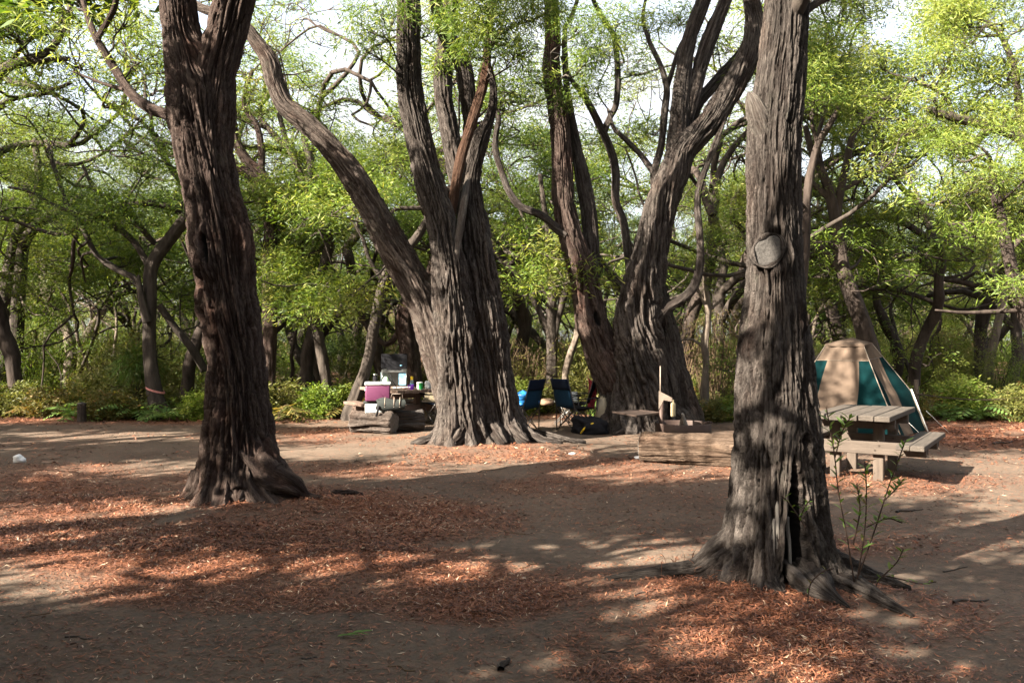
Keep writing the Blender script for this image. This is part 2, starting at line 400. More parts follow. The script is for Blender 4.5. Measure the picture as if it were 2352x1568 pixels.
# ------------------------------------------------------------------ limbs and trunks
def spline(pts, n):
    pts = np.asarray(pts, float); k = len(pts)
    if k == 2: return pts[0]+(pts[1]-pts[0])*np.linspace(0, 1, n)[:, None]
    d = np.concatenate([[0], np.cumsum(np.maximum(np.linalg.norm(np.diff(pts[:, :3], axis=0), axis=1), 1e-4))])
    t = np.linspace(0, d[-1], n)
    m = np.zeros_like(pts)
    for i in range(k):
        a, b = max(i-1, 0), min(i+1, k-1); m[i] = (pts[b]-pts[a])/(d[b]-d[a])
    i = np.clip(np.searchsorted(d, t, side='right')-1, 0, k-2)
    h = (d[i+1]-d[i]); u = ((t-d[i])/h)[:, None]; h = h[:, None]
    return (2*u**3-3*u**2+1)*pts[i]+(u**3-2*u**2+u)*h*m[i]+(-2*u**3+3*u**2)*pts[i+1]+(u**3-u**2)*h*m[i+1]
def frames(C):
    T = np.gradient(C, axis=0); T /= np.linalg.norm(T, axis=1)[:, None]
    Ns = np.zeros_like(C); n = np.array([0, -1.0, 0])
    if abs(T[0, 1]) > .9: n = np.array([0, 0, 1.0])
    for i in range(len(C)):
        n = n-T[i]*n.dot(T[i]); n /= np.linalg.norm(n); Ns[i] = n
    return T, Ns, np.cross(T, Ns)
def trunk_tube(pts, step, nseg, amp, ridges, seed, twist=0, flare=None, holes=(), lump=.07, ls=2.2):
    """pts rows: x y z radius. Ridged bark as real relief. Returns V, faces, attrs, centreline, radii."""
    pts = np.asarray(pts, float)
    L = np.linalg.norm(np.diff(pts[:, :3], axis=0), axis=1).sum(); n = max(8, int(L/step))
    S = spline(pts, n); ii = np.arange(n)
    S = S[(S[:, 2] < 1.7+.41*np.maximum(S[:, 1], 0)) | (ii % 6 == 0) | (ii == n-1)]; n = len(S)       # fewer rings above the picture
    C, R = S[:, :3], np.maximum(S[:, 3], .004)
    T, Nn, B = frames(C)
    s = np.concatenate([[0], np.cumsum(np.linalg.norm(np.diff(C, axis=0), axis=1))])
    th = np.linspace(0, 2*math.pi, nseg, endpoint=False)
    TH, SS = np.meshgrid(th, s); RR = R[:, None]*np.ones_like(TH); ZZ = C[:, 2][:, None]*np.ones_like(TH)
    c, si = np.cos(TH), np.sin(TH)
    RR = RR*(1+lump*fbm(c*1.3, si*1.3, SS*.9, seed, 2)+lump*.8*fbm(c*2.6, si*2.6, SS*1.1, seed+5, 2))
    if flare:
        e = np.exp(-np.maximum(ZZ, 0)/flare['h'])
        lobe = np.zeros_like(TH)
        for a, wd, ex in flare['roots']:
            dth = (TH-math.radians(a)+math.pi) % (2*math.pi)-math.pi
            lobe = np.maximum(lobe, ex*np.exp(-(dth/math.radians(wd))**2))
        RR = RR+flare['amp']*e*(.45+.35*fbm(c*2.5, si*2.5, SS*.5, seed+9, 2))+e**1.6*lobe
        e2 = np.exp(-np.maximum(ZZ, 0)/(flare['h']*3.2))
        RR = RR*(1+.16*e2*fbm(c*3.2, si*3.2, SS*.35, seed+21, 2))
    tw = TH+twist*SS+.22*fbm(c*1.7, si*1.7, SS*1.4, seed+3, 2)
    k = ridges/(2*math.pi)
    n1 = vnoise(np.cos(tw)*k, np.sin(tw)*k, SS*ls, seed+11)+.35*vnoise(np.cos(tw)*k*2.1, np.sin(tw)*k*2.1, SS*ls*1.7, seed+12)
    d = np.clip(np.abs(n1)*3.2, 0, 1)**.75
    nb = vnoise(np.cos(tw)*k*1.9, np.sin(tw)*k*1.9, SS*ls*2.4, seed+41); d2 = np.clip(np.abs(nb)*3.5, 0, 1)**.7
    br = np.clip(np.abs(vnoise(np.cos(tw)*k*1.2, np.sin(tw)*k*1.2, SS*ls*7, seed+43))*6, 0, 1)
    n2 = vnoise(np.cos(tw)*k*3, np.sin(tw)*k*3, SS*ls*3, seed+13)
    A = amp*np.minimum(1, R/ R.max()*1.3)[:, None]
    RR = RR+A*(d-.75)+A*.42*(d2-.7)+A*.38*(br-.8)+A*.22*n2+A*.7*np.clip(fbm(c*3, si*3, SS*2.2, seed+15, 2), -.6, .6)
    ridge = np.clip(d*.5+.3*d2+.22*n2, 0, 1)
    hollow_shade = np.zeros_like(TH)
    for hl in holes:
        dth = (TH-math.radians(hl['a'])+math.pi) % (2*math.pi)-math.pi
        if hl.get('tri'):
            u = (hl['z1']-ZZ)/(hl['z1']-hl['z0']); wd = math.radians(hl['w'])*np.clip(u, 0.001, 1.2)**.75
            m = np.clip((1.12-np.abs(dth-math.radians(hl.get('slant', 0))*u)/wd)*3, 0, 1)*(u > 0)*np.clip(u*9, 0, 1)
        else:
            q = np.sqrt((dth/math.radians(hl['w']))**2+((ZZ-hl['z'])/hl['hz'])**2)
            m = np.clip(1.6-1.6*q, 0, 1)
            rim = np.exp(-((q-1.25)/.35)**2); RR = RR+hl.get('rim', 0)*rim
        m = m*m*(3-2*m); RR = RR-hl['d']*m; ridge = ridge*(1-m)
        if hl['d'] > .1: hollow_shade = np.maximum(hollow_shade, np.clip(m*7, 0, 1))  # mask for the shade painted into deep holes
    RR = np.maximum(RR, .003)
    V = C[:, None, :]+Nn[:, None, :]*(c*RR)[..., None]+B[:, None, :]*(si*RR)[..., None]
    idx = np.arange(n*nseg).reshape(n, nseg); r = np.roll(idx, -1, axis=1)
    q = np.stack([idx[:-1], r[:-1], r[1:], idx[1:]], -1).reshape(-1, 4)
    Vv = np.concatenate([V.reshape(-1, 3), C[-1:]+T[-1:]*R[-1]*.5]); top = n*nseg
    tri = np.stack([idx[-1], r[-1], np.full(nseg, top)], -1)
    rm = R.mean()
    buv = np.concatenate([np.stack([np.cos(tw)*rm, np.sin(tw)*rm, SS], -1).reshape(-1, 3), [[0, 0, s[-1]]]])
    return Vv, [q, tri], {'ridge': np.append(ridge.ravel(), .5), 'buv': buv, 'hollow_shade': np.append(hollow_shade.ravel(), 0)}, C, R
def thin_tubes(brs, nseg=5):
    """brs: list of (pts (k,3), radii (k)) -> one mesh's arrays."""
    VV, QQ, base = [], [], 0
    for pts, r in brs:
        C = np.asarray(pts, float); r = np.asarray(r, float)
        ns = nseg if r[0] > .02 else 3
        if r[0] > .07: ns = 9
        T, Nn, B = frames(C); a = np.arange(ns)*2*math.pi/ns
        V = C[:, None]+(Nn[:, None]*np.cos(a)[None, :, None]+B[:, None]*np.sin(a)[None, :, None])*r[:, None, None]
        n = len(C); idx = np.arange(n*ns).reshape(n, ns)+base; rr = np.roll(idx, -1, axis=1)
        QQ.append(np.stack([idx[:-1], rr[:-1], rr[1:], idx[1:]], -1).reshape(-1, 4)); VV.append(V.reshape(-1, 3)); base += n*ns
    return np.concatenate(VV), np.concatenate(QQ)
def unit(v): return v/max(np.linalg.norm(v), 1e-9)
def grow(rng, p, d, L, r, lvl, mx, out, tips, wig=.35, up=.1, nch=(2, 3), spread=.75, shrink=.7):
    n = 7; pts = [p.copy()]; q = p.copy(); dd = unit(d); seg = []
    sway = rng.normal(size=3)*wig
    for i in range(n-1):
        if i % 2 == 0: sway = rng.normal(size=3)*wig
        dd = unit(dd+sway*.55+np.array([0, 0, up*.3])); q = q+dd*L/(n-1); pts.append(q.copy()); seg.append(dd)
    out.append((np.array(pts), np.linspace(r, r*.62, n)))
    if lvl >= mx:
        tips.append((pts[-1], L)); tips.append((pts[4], L)); return
    for k in range(rng.integers(nch[0], nch[1]+1)):
        at = n-1 if k < 2 else int(rng.integers(2, n-1))
        ax = rng.normal(size=3); ax -= dd*ax.dot(dd); ax = unit(ax)
        nd = unit(dd+ax*spread*(.6+.6*rng.random())+np.array([0, 0, up]))
        grow(rng, pts[at], nd, L*shrink*(.8+.4*rng.random()), r*.62*(.75+.25*rng.random()), lvl+1, mx, out, tips, wig, up, nch, spread, shrink)

# ------------------------------------------------------------------ foliage
def spray(rng, n, L, W, size, hang):
    """a drooping spray of narrow leaves: n quads of 4 verts"""
    t = rng.random(n)**.8; a = rng.random(n)*2*math.pi
    base = np.stack([np.cos(a)*size*.35*t+rng.normal(size=n)*size*.16, np.sin(a)*size*.35*t+rng.normal(size=n)*size*.16, size*(.35-.7*t*hang)+rng.normal(size=n)*size*.2], -1)
    d = np.stack([np.cos(a), np.sin(a), -hang*(.5+1.1*rng.random(n))+.35], -1)+rng.normal(size=(n, 3))*.35
    d /= np.linalg.norm(d, axis=1)[:, None]
    s = np.cross(d, rng.normal(size=(n, 3))); s /= np.linalg.norm(s, axis=1)[:, None]
    l = L*(.65+.7*rng.random(n))[:, None]; ww = W*(.7+.6*rng.random(n))[:, None]
    return np.stack([base, base+d*l*.45+s*ww*.5, base+d*l, base+d*l*.45-s*ww*.5], 1)      # n,4,3
def foliage(rng, pts, temps, smin=.75, smax=1.3, tone=None):
    pts = np.asarray(pts, float); k = len(pts); out = []; lv = []
    which = rng.integers(0, len(temps), k)
    for j, tp in enumerate(temps):
        p = pts[which == j]; m = len(p)
        if not m: continue
        a = rng.random(m)*2*math.pi; sc = smin+(smax-smin)*rng.random(m); c, s = np.cos(a)*sc, np.sin(a)*sc
        b = tp.reshape(-1, 3); x = b[None, :, 0]*c[:, None]-b[None, :, 1]*s[:, None]; y = b[None, :, 0]*s[:, None]+b[None, :, 1]*c[:, None]
        z = b[None, :, 2]*sc[:, None]+x*rng.normal(size=m)[:, None]*.25+y*rng.normal(size=m)[:, None]*.25
        out.append((np.stack([x, y, z], -1)+p[:, None]).reshape(-1, 3))
        l = .5+.17*rng.normal(size=(m, 1))+.16*rng.normal(size=(m, len(tp))); lv.append(np.repeat(np.clip(l, 0, 1).ravel(), 4))
    V = np.concatenate(out); q = np.arange(len(V)).reshape(-1, 4)
    return V, q, {'lv': np.concatenate(lv)}
R0 = np.random.default_rng(3)
SP_NEAR = [spray(R0, 26, .095, .013, .34, .9) for _ in range(5)]
SP_MID = [spray(R0, 26, .085, .0135, .36, .75) for _ in range(5)]
SP_FAR = [spray(R0, 24, .095, .0175, .38, .6) for _ in range(5)]
SP_BUSH = [spray(R0, 20, .075, .026, .26, .2) for _ in range(4)]
SP_SHADE = [spray(R0, 5, .25, .085, .5, .6) for _ in range(4)]
def pad(rng, c, r, n):
    d = rng.normal(size=(n, 3)); d /= np.linalg.norm(d, axis=1)[:, None]
    rad = (.35+.65*rng.random(n)**.6)[:, None]
    p = d*rad*np.asarray(r); p[:, 2] = np.where(p[:, 2] < 0, p[:, 2]*.55, p[:, 2])
    return p+np.asarray(c)

# canopy gaps: places that the photograph shows in sun, traced back along the sun's rays
LIT = [(50, 1340, 150, 65, 1.), (330, 1340, 260, 22, .9), (760, 1300, 330, 18, .95), (1060, 1340, 180, 34, .95), (1400, 1272, 240, 36, 1.), (1600, 1395, 150, 45, .9), (1800, 1450, 170, 30, .8), (1480, 1470, 120, 25, .3),
       (1500, 1085, 210, 24, 1.), (2030, 1085, 170, 34, 1.), (900, 1095, 150, 13, .9), (250, 1002, 230, 9, 1.), (300, 1076, 190, 12, .9), (700, 972, 110, 6, 1.), (1020, 1062, 120, 10, .8), (2320, 1165, 60, 4, .8),
       (1680, 966, 70, 10, 1.), (1260, 1000, 60, 8, .8), (700, 1040, 150, 8, .7), (560, 1155, 25, 8, 1.)]
LIT3 = [(P(px, py, Y), r, s) for px, py, Y, r, s in [
    (1745, 430, 5.5, .22, 1), (1760, 340, 5.5, .2, .8), (1745, 620, 5.5, .16, .8), (1740, 780, 5.4, .22, .9), (1740, 930, 5.4, .22, .9), (1720, 1060, 5.4, .2, .8), (1700, 1180, 5.3, .2, .7), (1830, 820, 5.4, .12, .9),
    (1040, 740, 12.9, .3, 1), (1050, 640, 12.9, .25, .9), (1035, 860, 12.9, .25, .9), (975, 700, 12.9, .25, .9), (940, 640, 13, .25, .8), (980, 985, 12.7, .3, 1), (1100, 700, 12.9, .2, .7),
    (1660, 240, 15.2, .45, 1), (1590, 330, 15.2, .3, .8), (1430, 700, 15, .2, .7), (1560, 1025, 10.8, .35, 1), (1650, 1035, 10.6, .35, 1), (1980, 955, 9.8, .6, 1), (1960, 1040, 9.8, .4, 1),
    (1930, 900, 14.3, .5, .9), (1960, 830, 14.8, .4, .8), (850, 885, 15, .18, .95), (855, 960, 15, .3, .8), (1560, 985, 12.4, .3, .9), (820, 900, 17.3, .3, .8), (300, 700, 18, .3, .6)]]
def sunlit_prune(rng, p):
    p = np.asarray(p, float); keep = np.ones(len(p), bool)
    g = p-(p[:, 2]/TO_SUN[2])[:, None]*TO_SUN
    yy = np.maximum(g[:, 1], .5); px, py = px_of(g[:, 0], yy)
    jx = 1+.25*fbm(g[:, 0]*1.5, g[:, 1]*1.5, 0, 71, 2)
    u = rng.random(len(p))
    for cx, cy, rx, ry, s in LIT:
        Yg = F*CAM_H/(cy-CY); q = ((px-cx)/(rx+.3*F/Yg))**2+((py-cy)/(ry+.3*F*CAM_H/Yg**2))**2
        keep &= ~((q*jx < 1) & (u < s) & (g[:, 1] > .5))
    for c, r, s in LIT3:
        v = p-c; t = v @ TO_SUN; dist = np.linalg.norm(v-t[:, None]*TO_SUN, axis=1)
        keep &= ~((dist < r+.3) & (t > 0) & (u < s))
    return keep

# ------------------------------------------------------------------ a tree laid out from measured stems
def pxpath(path, Y, dy=None):
    """rows (px, py, half width px[, depth shift]) -> x y z r"""
    o = []
    for row in path:
        y = Y+(row[3] if len(row) > 3 else 0); p = P(row[0], row[1], y); o.append([*p, row[2]/F*y])
    return np.array(o)
def add_crown(root, rng, pads, temps, mat, starts, twig_r=.02, prune=True, ntw=9, dens=1.0, name='crown'):
    """pads: (centre, radii, n). Twigs run from the nearest point of the limbs to every pad and fan out inside it."""
    brs, pts = [], []
    S = np.asarray(starts, float)
    for c, r, n in pads:
        c = np.asarray(c, float); r = np.asarray(r, float)
        p = pad(rng, c, r, int(n*dens)); pts.append(p)
        d = np.linalg.norm(S[:, :3]-(c-np.array([0, 0, .3])), axis=1); j = int(np.argmin(d)); a = S[j, :3]
        rr = min(S[j, 3]*.7 if S.shape[1] > 3 else .05, twig_r*(1+d[j]*.5))
        hub = c-np.array([0, 0, r[2]*.35])
        m1 = a+(hub-a)*.35+rng.normal(size=3)*.12*d[j]**.7; m2 = a+(hub-a)*.7+rng.normal(size=3)*.12*d[j]**.7
        pp = spline(np.array([a, m1, m2, hub]), 10); brs.append((pp, np.linspace(max(rr, .01), .011, 10)))
        for k in range(ntw):
            e = p[rng.integers(0, len(p))]; st = pp[int(rng.integers(6, 10))]
            mm = (st+e)/2+rng.normal(size=3)*.1*np.linalg.norm(e-st); q = spline(np.array([st, mm, e]), 6)
            brs.append((q, np.linspace(.009, .003, 6)))
    V, q = thin_tubes(brs); o = wpart('twigs', V, q, M_TWIG, root); o['kind'] = 'stuff'
    pts = np.concatenate(pts)
    if prune: pts = pts[sunlit_prune(rng, pts)]
    V, q, at = foliage(rng, pts, temps)
    o = wpart(name, V, q, mat, root, at, smooth=False); o['kind'] = 'stuff'
def overhead(rng, base, tips, nlev=3, L=1.6, r=.07, out=None):
    """limbs that go on above the picture"""
    tp = []
    for p, d, rr in tips:
        brs = []; grow(rng, np.array(p, float), np.array(d, float), L*(.8+.4*rng.random()), rr, 0, nlev, brs, tp, .3, .18, (2, 3), .8, .78)
        V, q = thin_tubes(brs, 7); wpart('upper_limb', V, q, M_BARKF, base)
    return None, tp

# ---------- the near trunk with the hollow
def near_tree():
    rng = np.random.default_rng(11)
    Y = 5.65; bx = P(1785, 784, Y)[0]
    root = thing('peppermint_tree', 'nearest tree, grey furrowed trunk with a dark hollow at its foot', 'tree', (bx, Y, 0))
    path = [(1783, 1400, 122), (1783, 1345, 120), (1785, 1270, 112), (1786, 1200, 106), (1787, 1100, 99), (1786, 1000, 91), (1783, 900, 83), (1780, 800, 78), (1780, 740, 71), (1780, 650, 62), (1778, 560, 59),
            (1777, 450, 58), (1779, 320, 58), (1790, 210, 55), (1801, 100, 50), (1809, 0, 48), (1812, -150, 46), (1822, -420, 42), (1800, -700, 36)]
    pts = pxpath(path, Y)
    z = lambda py: P(0, py, Y)[2]
    fl = dict(h=.26, amp=.05, roots=[(84, 17, .2), (58, 13, .26), (-60, 16, .2), (-88, 15, .42), (-30, 11, .2), (24, 11, .24), (42, 9, .12), (150, 20, .2), (-140, 20, .2)])
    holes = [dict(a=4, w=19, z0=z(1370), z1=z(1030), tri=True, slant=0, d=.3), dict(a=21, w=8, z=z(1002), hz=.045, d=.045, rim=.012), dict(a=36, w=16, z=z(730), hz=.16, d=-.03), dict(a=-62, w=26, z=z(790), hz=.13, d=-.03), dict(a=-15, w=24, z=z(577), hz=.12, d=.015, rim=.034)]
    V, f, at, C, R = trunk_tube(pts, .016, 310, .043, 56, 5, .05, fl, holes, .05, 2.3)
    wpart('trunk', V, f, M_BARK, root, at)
    # sawn limb scar
    c = P(1763, 577, Y-.168); m = MB(); ax = Vector((-.1, -1, .06)).normalized(); R_ = ax.to_track_quat('Z', 'Y').to_matrix()
    ring = []
    for k in range(28):
        a = 2*math.pi*k/28; rr = 1+.05*math.sin(2*a+1)+.12*max(0, math.cos(a-1.0))**6
        ring.append((.088*math.cos(a)*rr+.012*math.sin(a), .103*math.sin(a)*rr))
    vs = []
    for s, zz in ((1.0, -.05), (.98, 0), (.92, .006), (.7, .001), (.4, .003), (.1, -.002)):
        vs += [Vector(c)+R_ @ Vector((x*s, y*s, zz)) for x, y in ring]
    fs = [(i*28+k, i*28+(k+1) % 28, (i+1)*28+(k+1) % 28, (i+1)*28+k) for i in range(5) for k in range(28)]+[tuple(5*28+k for k in range(28))]
    m.add(vs, fs); sc = m.part('sawn_scar', M_RINGS, root, True, True); rad = np.repeat([1.0, .98, .92, .7, .4, .1], 28).astype(np.float32); sc.data.attributes.new('rad', 'FLOAT', 'POINT').data.foreach_set('value', rad); sc['label'] = 'round pale grey saw cut scar'
    ring3 = [Vector(c)+R_ @ Vector((x*1.03, y*1.03, .0)) for x, y in ring]; ring3.append(ring3[0]); ring3.append(ring3[1])
    pr = np.array([[*p, .011+.005*math.sin(k*.9)] for k, p in enumerate(ring3)]); V, f, at, _, _ = trunk_tube(pr, .008, 16, .012, 7, 91, .2, lump=.25)
    wpart('bark_collar', V, f, M_BARK, root, at)
    # broken stub
    st = pxpath([(1775, 360, 16, .0), (1758, 310, 25, -.06), (1742, 270, 24, -.09), (1732, 242, 18, -.1), (1724, 222, 11, -.1), (1719, 212, 3, -.1)], Y)
    V, f, at, _, _ = trunk_tube(st, .012, 60, .012, 18, 31, .3)
    wpart('broken_stub', V, f, M_PALEBARK, root, at)
    # splinters standing in the hollow
    for (x0, y0, x1, y1, hw, dd) in ((1781, 1335, 1785, 1165, 5.5, -.29), (1770, 1330, 1777, 1205, 4, -.31), (1792, 1335, 1793, 1140, 4.5, -.22), (1814, 1330, 1809, 1200, 3.5, -.25)):
        s_ = pxpath([(x0, y0, hw, dd), ((x0+x1)/2+2, (y0+y1)/2, hw*1.05, dd), (x1, y1, hw*.8, dd+.02), (x1+1, y1-14, 2, dd+.03)], Y)
        V, f, at, _, _ = trunk_tube(s_, .012, 20, .005, 7, int(x0), 0)
        wpart('wood_splinter', V, f, M_PALEWOOD, root, at)
    # roots
    for i, rp in enumerate([
        [(1720, 1230, 40), (1660, 1268, 34), (1600, 1290, 25), (1530, 1303, 19), (1460, 1311, 13), (1390, 1316, 6)],
        [(1880, 1330, 40, -.2), (1945, 1360, 34, -.3), (2000, 1410, 22, -.5), (2050, 1450, 15, -.68), (2095, 1480, 8, -.8)],
        [(1840, 1330, 52, -.2), (1870, 1378, 46, -.45), (1900, 1405, 26, -.58), (1925, 1420, 14, -.64), (1950, 1432, 4, -.7)],
        [(1760, 1330, 36, -.2), (1780, 1375, 22, -.4), (1800, 1395, 8, -.5)],
        [(1860, 1275, 40), (1975, 1330, 28), (2040, 1368, 16, -.15), (2090, 1390, 8, -.25)]]):
        pp = pxpath(rp, Y)
        for j in range(len(pp)):
            if j > 0: pp[j, 2] = max(pp[j, 2], gz(pp[j, 0], pp[j, 1])+pp[j, 3]*.1)
            if j > 1: pp[j, 2] = gz(pp[j, 0], pp[j, 1])+pp[j, 3]*(.55 if i == 0 else .2)
        V, f, at, _, _ = trunk_tube(pp, .014, 60, .024, 13, 60+i, .3, lump=.28)
        wpart('root', V, f, M_BARK, root, at)
    # crown above the picture, and the limb entering at the top
    brs, tp = overhead(rng, root, [(C[-1], (-.3, .2, 1), .1), (C[-8], (.6, .3, .6), .07), (C[-30], (-.6, -.4, .6), .07), (C[-45], (.3, -.6, .7), .06)], 2, 1.7)
    V, q = thin_tubes([(spline(pxpath([(1830, 40, 9), (1885, 2, 7), (1930, -15, 6), (1990, -60, 5)], Y)[:, :3], 10), np.linspace(.03, .015, 10))], 7); wpart('upper_limb', V, q, M_BARKF, root)
    S = np.array([[*t[0], .04] for t in tp])
    add_crown(root, rng, [(t[0]+rng.normal(size=3)*.25, (.7, .7, .42), 46) for t in tp], SP_SHADE, M_LEAF, S)
    return root
M_SCAR = None
def scar_material():
    m, t, b = nmat('sawn_wood_scar'); v = coords(t)
    n = noise(t, v, 22, 6, .7)
    t.links.new(ramp(t, n, [(.3, (.06, .055, .05)), (.7, (.15, .14, .13))]), b.inputs['Base Color']); b.inputs['Roughness'].default_value = .9
    bump(t, b, noise(t, v, 60, 5, .7), .7, .01); return m
M_SCAR = scar_material()
def rings_material():
    m, t, b = nmat('growth_rings'); v = coords(t); a = N(t, 'Attribute', attribute_name='rad'); n = noise(t, v, 18, 5, .7); n2 = noise(t, v, 70, 4, .7)
    q = N(t, 'Math', operation='MULTIPLY_ADD'); t.links.new(n, q.inputs[0]); q.inputs[1].default_value = .35; t.links.new(a.outputs['Fac'], q.inputs[2])
    k = N(t, 'Math', operation='MULTIPLY'); t.links.new(q.outputs[0], k.inputs[0]); k.inputs[1].default_value = 60
    sn = N(t, 'Math', operation='SINE'); t.links.new(k.outputs[0], sn.inputs[0])
    c = mixc(t, .5, ramp(t, sn.outputs[0], [(.0, (.032, .028, .025)), (.9, (.055, .05, .046))]), ramp(t, n2, [(.35, (.014, .012, .011)), (.6, (.065, .06, .055))]))
    t.links.new(c, b.inputs['Base Color']); b.inputs['Roughness'].default_value = .95; bump(t, b, n2, .8, .01); return m
M_RINGS = rings_material()
M_PALEBARK = bark_material('weathered_stub', (.085, .072, .063), (.05, .034, .028), (.16, .142, .125))
near_tree()

# ---------- the dark leaning trunk on the left
def left_tree():
    rng = np.random.default_rng(12); Y = 8.6
    root = thing('peppermint_tree', 'dark red-brown leaning trunk that forks near the top, crumpled knot hole halfway up', 'tree', (P(545, 784, Y)[0], Y, 0))
    path = [(540, 1180, 88), (540, 1130, 86), (541, 1050, 76), (545, 950, 66), (543, 850, 58), (533, 750, 58), (520, 650, 61), (508, 560, 66), (492, 470, 61), (480, 400, 60), (464, 300, 63), (456, 215, 64), (440, 150, 54), (420, 90, 42), (408, 0, 38), (396, -160, 34), (400, -330, 30)]
    pts = pxpath(path, Y); z = lambda py: P(0, py, Y)[2]
    fl = dict(h=.2, amp=.1, roots=[(-78, 22, .2), (-22, 14, .22), (6, 12, .26), (62, 28, .38), (35, 14, .22), (150, 25, .2), (-130, 20, .2)])
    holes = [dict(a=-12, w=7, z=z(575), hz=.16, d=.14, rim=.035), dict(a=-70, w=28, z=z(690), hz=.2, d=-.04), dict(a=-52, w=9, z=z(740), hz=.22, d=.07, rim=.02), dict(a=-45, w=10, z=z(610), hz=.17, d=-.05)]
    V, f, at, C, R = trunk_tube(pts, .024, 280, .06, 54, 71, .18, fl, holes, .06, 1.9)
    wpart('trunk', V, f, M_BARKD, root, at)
    st = pxpath([(478, 330, 50), (482, 250, 50), (488, 180, 46), (508, 110, 42), (526, 50, 40), (540, 0, 38), (562, -120, 34), (590, -300, 28)], Y)
    V, f, at, C2, R2 = trunk_tube(st, .03, 190, .045, 38, 73, .25, ls=1.3); wpart('limb', V, f, M_BARKD, root, at)
    lb = pxpath([(430, 285, 16), (395, 268, 14), (345, 248, 12, .1), (300, 214, 11, .2), (268, 165, 10, .3), (240, 120, 9, .3), (222, 90, 8, .3), (205, 50, 7, .4), (188, -10, 6, .5), (180, -80, 5, .6)], Y)
    V, f, at, C3, R3 = trunk_tube(lb, .03, 28, .008, 9, 75, .2); wpart('limb', V, f, M_BARKD, root, at)
    lb2 = pxpath([(222, 92, 7, .3), (240, 60, 6, .3), (262, 20, 6, .2), (275, -40, 5, .1)], Y)
    V, f, at, C4, R4 = trunk_tube(lb2, .04, 20, .005, 7, 76); wpart('limb', V, f, M_BARKD, root, at)
    lb3 = pxpath([(285, 205, 5, .2), (245, 195, 4, .3), (205, 180, 3, .4), (168, 165, 2, .5)], Y)
    V, f, at, C5, R5 = trunk_tube(lb3, .04, 12, .002, 6, 77); wpart('limb', V, f, M_BARKD, root, at)
    for i, rp in enumerate([
        [(585, 1040, 52), (630, 1068, 48, -.1), (672, 1090, 30, -.15), (705, 1104, 14, -.15), (740, 1112, 6, -.15)],
        [(750, 1133, 4), (780, 1134, 8), (810, 1137, 7), (832, 1142, 3)],
        [(545, 1100, 36, -.2), (545, 1135, 28, -.35), (545, 1152, 14, -.45)],
        [(470, 1100, 34, -.1), (445, 1135, 22, -.25), (425, 1150, 8, -.3)]]):
        pp = pxpath(rp, Y if i != 1 else 8.75)
        for j in range(1, len(pp)): pp[j, 2] = gz(pp[j, 0], pp[j, 1])+pp[j, 3]*(.75 if i == 0 and j < 3 else .2)
        V, f, at, _, _ = trunk_tube(pp, .02, 52, .034, 13, 80+i, .3, lump=.3); wpart('root', V, f, M_BARKD, root, at)
    S = np.concatenate([np.c_[C3, R3], np.c_[C4, R4], np.c_[C5, R5]])
    brs, tp = overhead(rng, root, [(C[-1], (-.3, -.2, 1), .12), (C2[-1], (.4, .1, 1), .11), (C2[-12], (.4, -.6, .6), .07), (C[-14], (-.7, -.3, .6), .07), (C3[-1], (-.3, .2, .8), .035)], 2, 1.8)
    S2 = np.array([[*t[0], .04] for t in tp])
    add_crown(root, rng, [(t[0]+rng.normal(size=3)*.25, (.7, .7, .42), 40) for t in tp], SP_SHADE, M_LEAF, S2)
    lowp = [(P(150, 60, 9.3), (.35, .35, .2), 16), (P(320, 130, 9.0), (.3, .35, .2), 12), (P(255, 235, 9.2), (.25, .3, .15), 8), (P(190, 150, 9.2), (.22, .3, .15), 8), (P(290, 40, 9), (.35, .3, .2), 14)]
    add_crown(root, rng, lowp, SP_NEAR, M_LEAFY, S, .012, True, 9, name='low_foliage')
left_tree()

# ---------- the broad many-stemmed tree in the middle
def many_stem_tree(label, cx, Y, stems, roots, seed, pads, tops, bark, mat_pad=M_LEAF, padname='low_foliage', extra=None):
    rng = np.random.default_rng(seed)
    root = thing('peppermint_tree', label, 'tree', (P(cx, 784, Y)[0], Y, 0))
    SS, ends = [], []
    for i, s in enumerate(stems):
        pts = pxpath(s['p'], Y+s.get('dy', 0))
        V, f, at, C, R = trunk_tube(pts, s.get('step', .04), s.get('n', 96), s.get('amp', .03), s.get('ridges', 26), seed*7+i, s.get('tw', .12), s.get('flare'), s.get('holes', ()), s.get('lump', .07), s.get('ls', 1.4))
        o = wpart(s.get('name', 'limb'), V, f, s.get('mat', bark), root, at)
        if 'label' in s: o['label'] = s['label']
        k = max(1, len(C)//25); SS.append(np.c_[C[::k], R[::k]][len(C[::k])//3:]); ends.append((C[-1], C[-1]-C[-4], R[-1], C))
    for i, rp in enumerate(roots):
        pp = pxpath(rp, Y)
        for j in range(1, len(pp)): pp[j, 2] = gz(pp[j, 0], pp[j, 1])+pp[j, 3]*(.55 if j < 2 else .2)
        cxw = P(cx, 784, Y)[0]; pp[0, 0] += (cxw-pp[0, 0])*.42; pp[0, 1] += .45; pp[0, 2] += .12; pp[0, 3] *= .8; pp[1, 3] *= .7
        V, f, at, _, _ = trunk_tube(pp, .025, 44, .04, 11, seed*9+i, .2, lump=.28); wpart('root', V, f, bark, root, at)
    brs, tp = overhead(rng, root, [(ends[i][0], unit(ends[i][1])+np.array(dv), ends[i][2]) for i, dv in tops], 2, 1.7)
    add_crown(root, rng, [(t[0]+rng.normal(size=3)*.25, (.75, .75, .45), 34) for t in tp], SP_SHADE, M_LEAF, np.array([[*t[0], .04] for t in tp]))
    if pads:
        add_crown(root, rng, [(P(a, b, y), (r*1.15, r, r*.62), int(n)) for a, b, y, r, n in pads], SP_NEAR, mat_pad, np.concatenate(SS), .014, False, 10, name=padname)
    return root
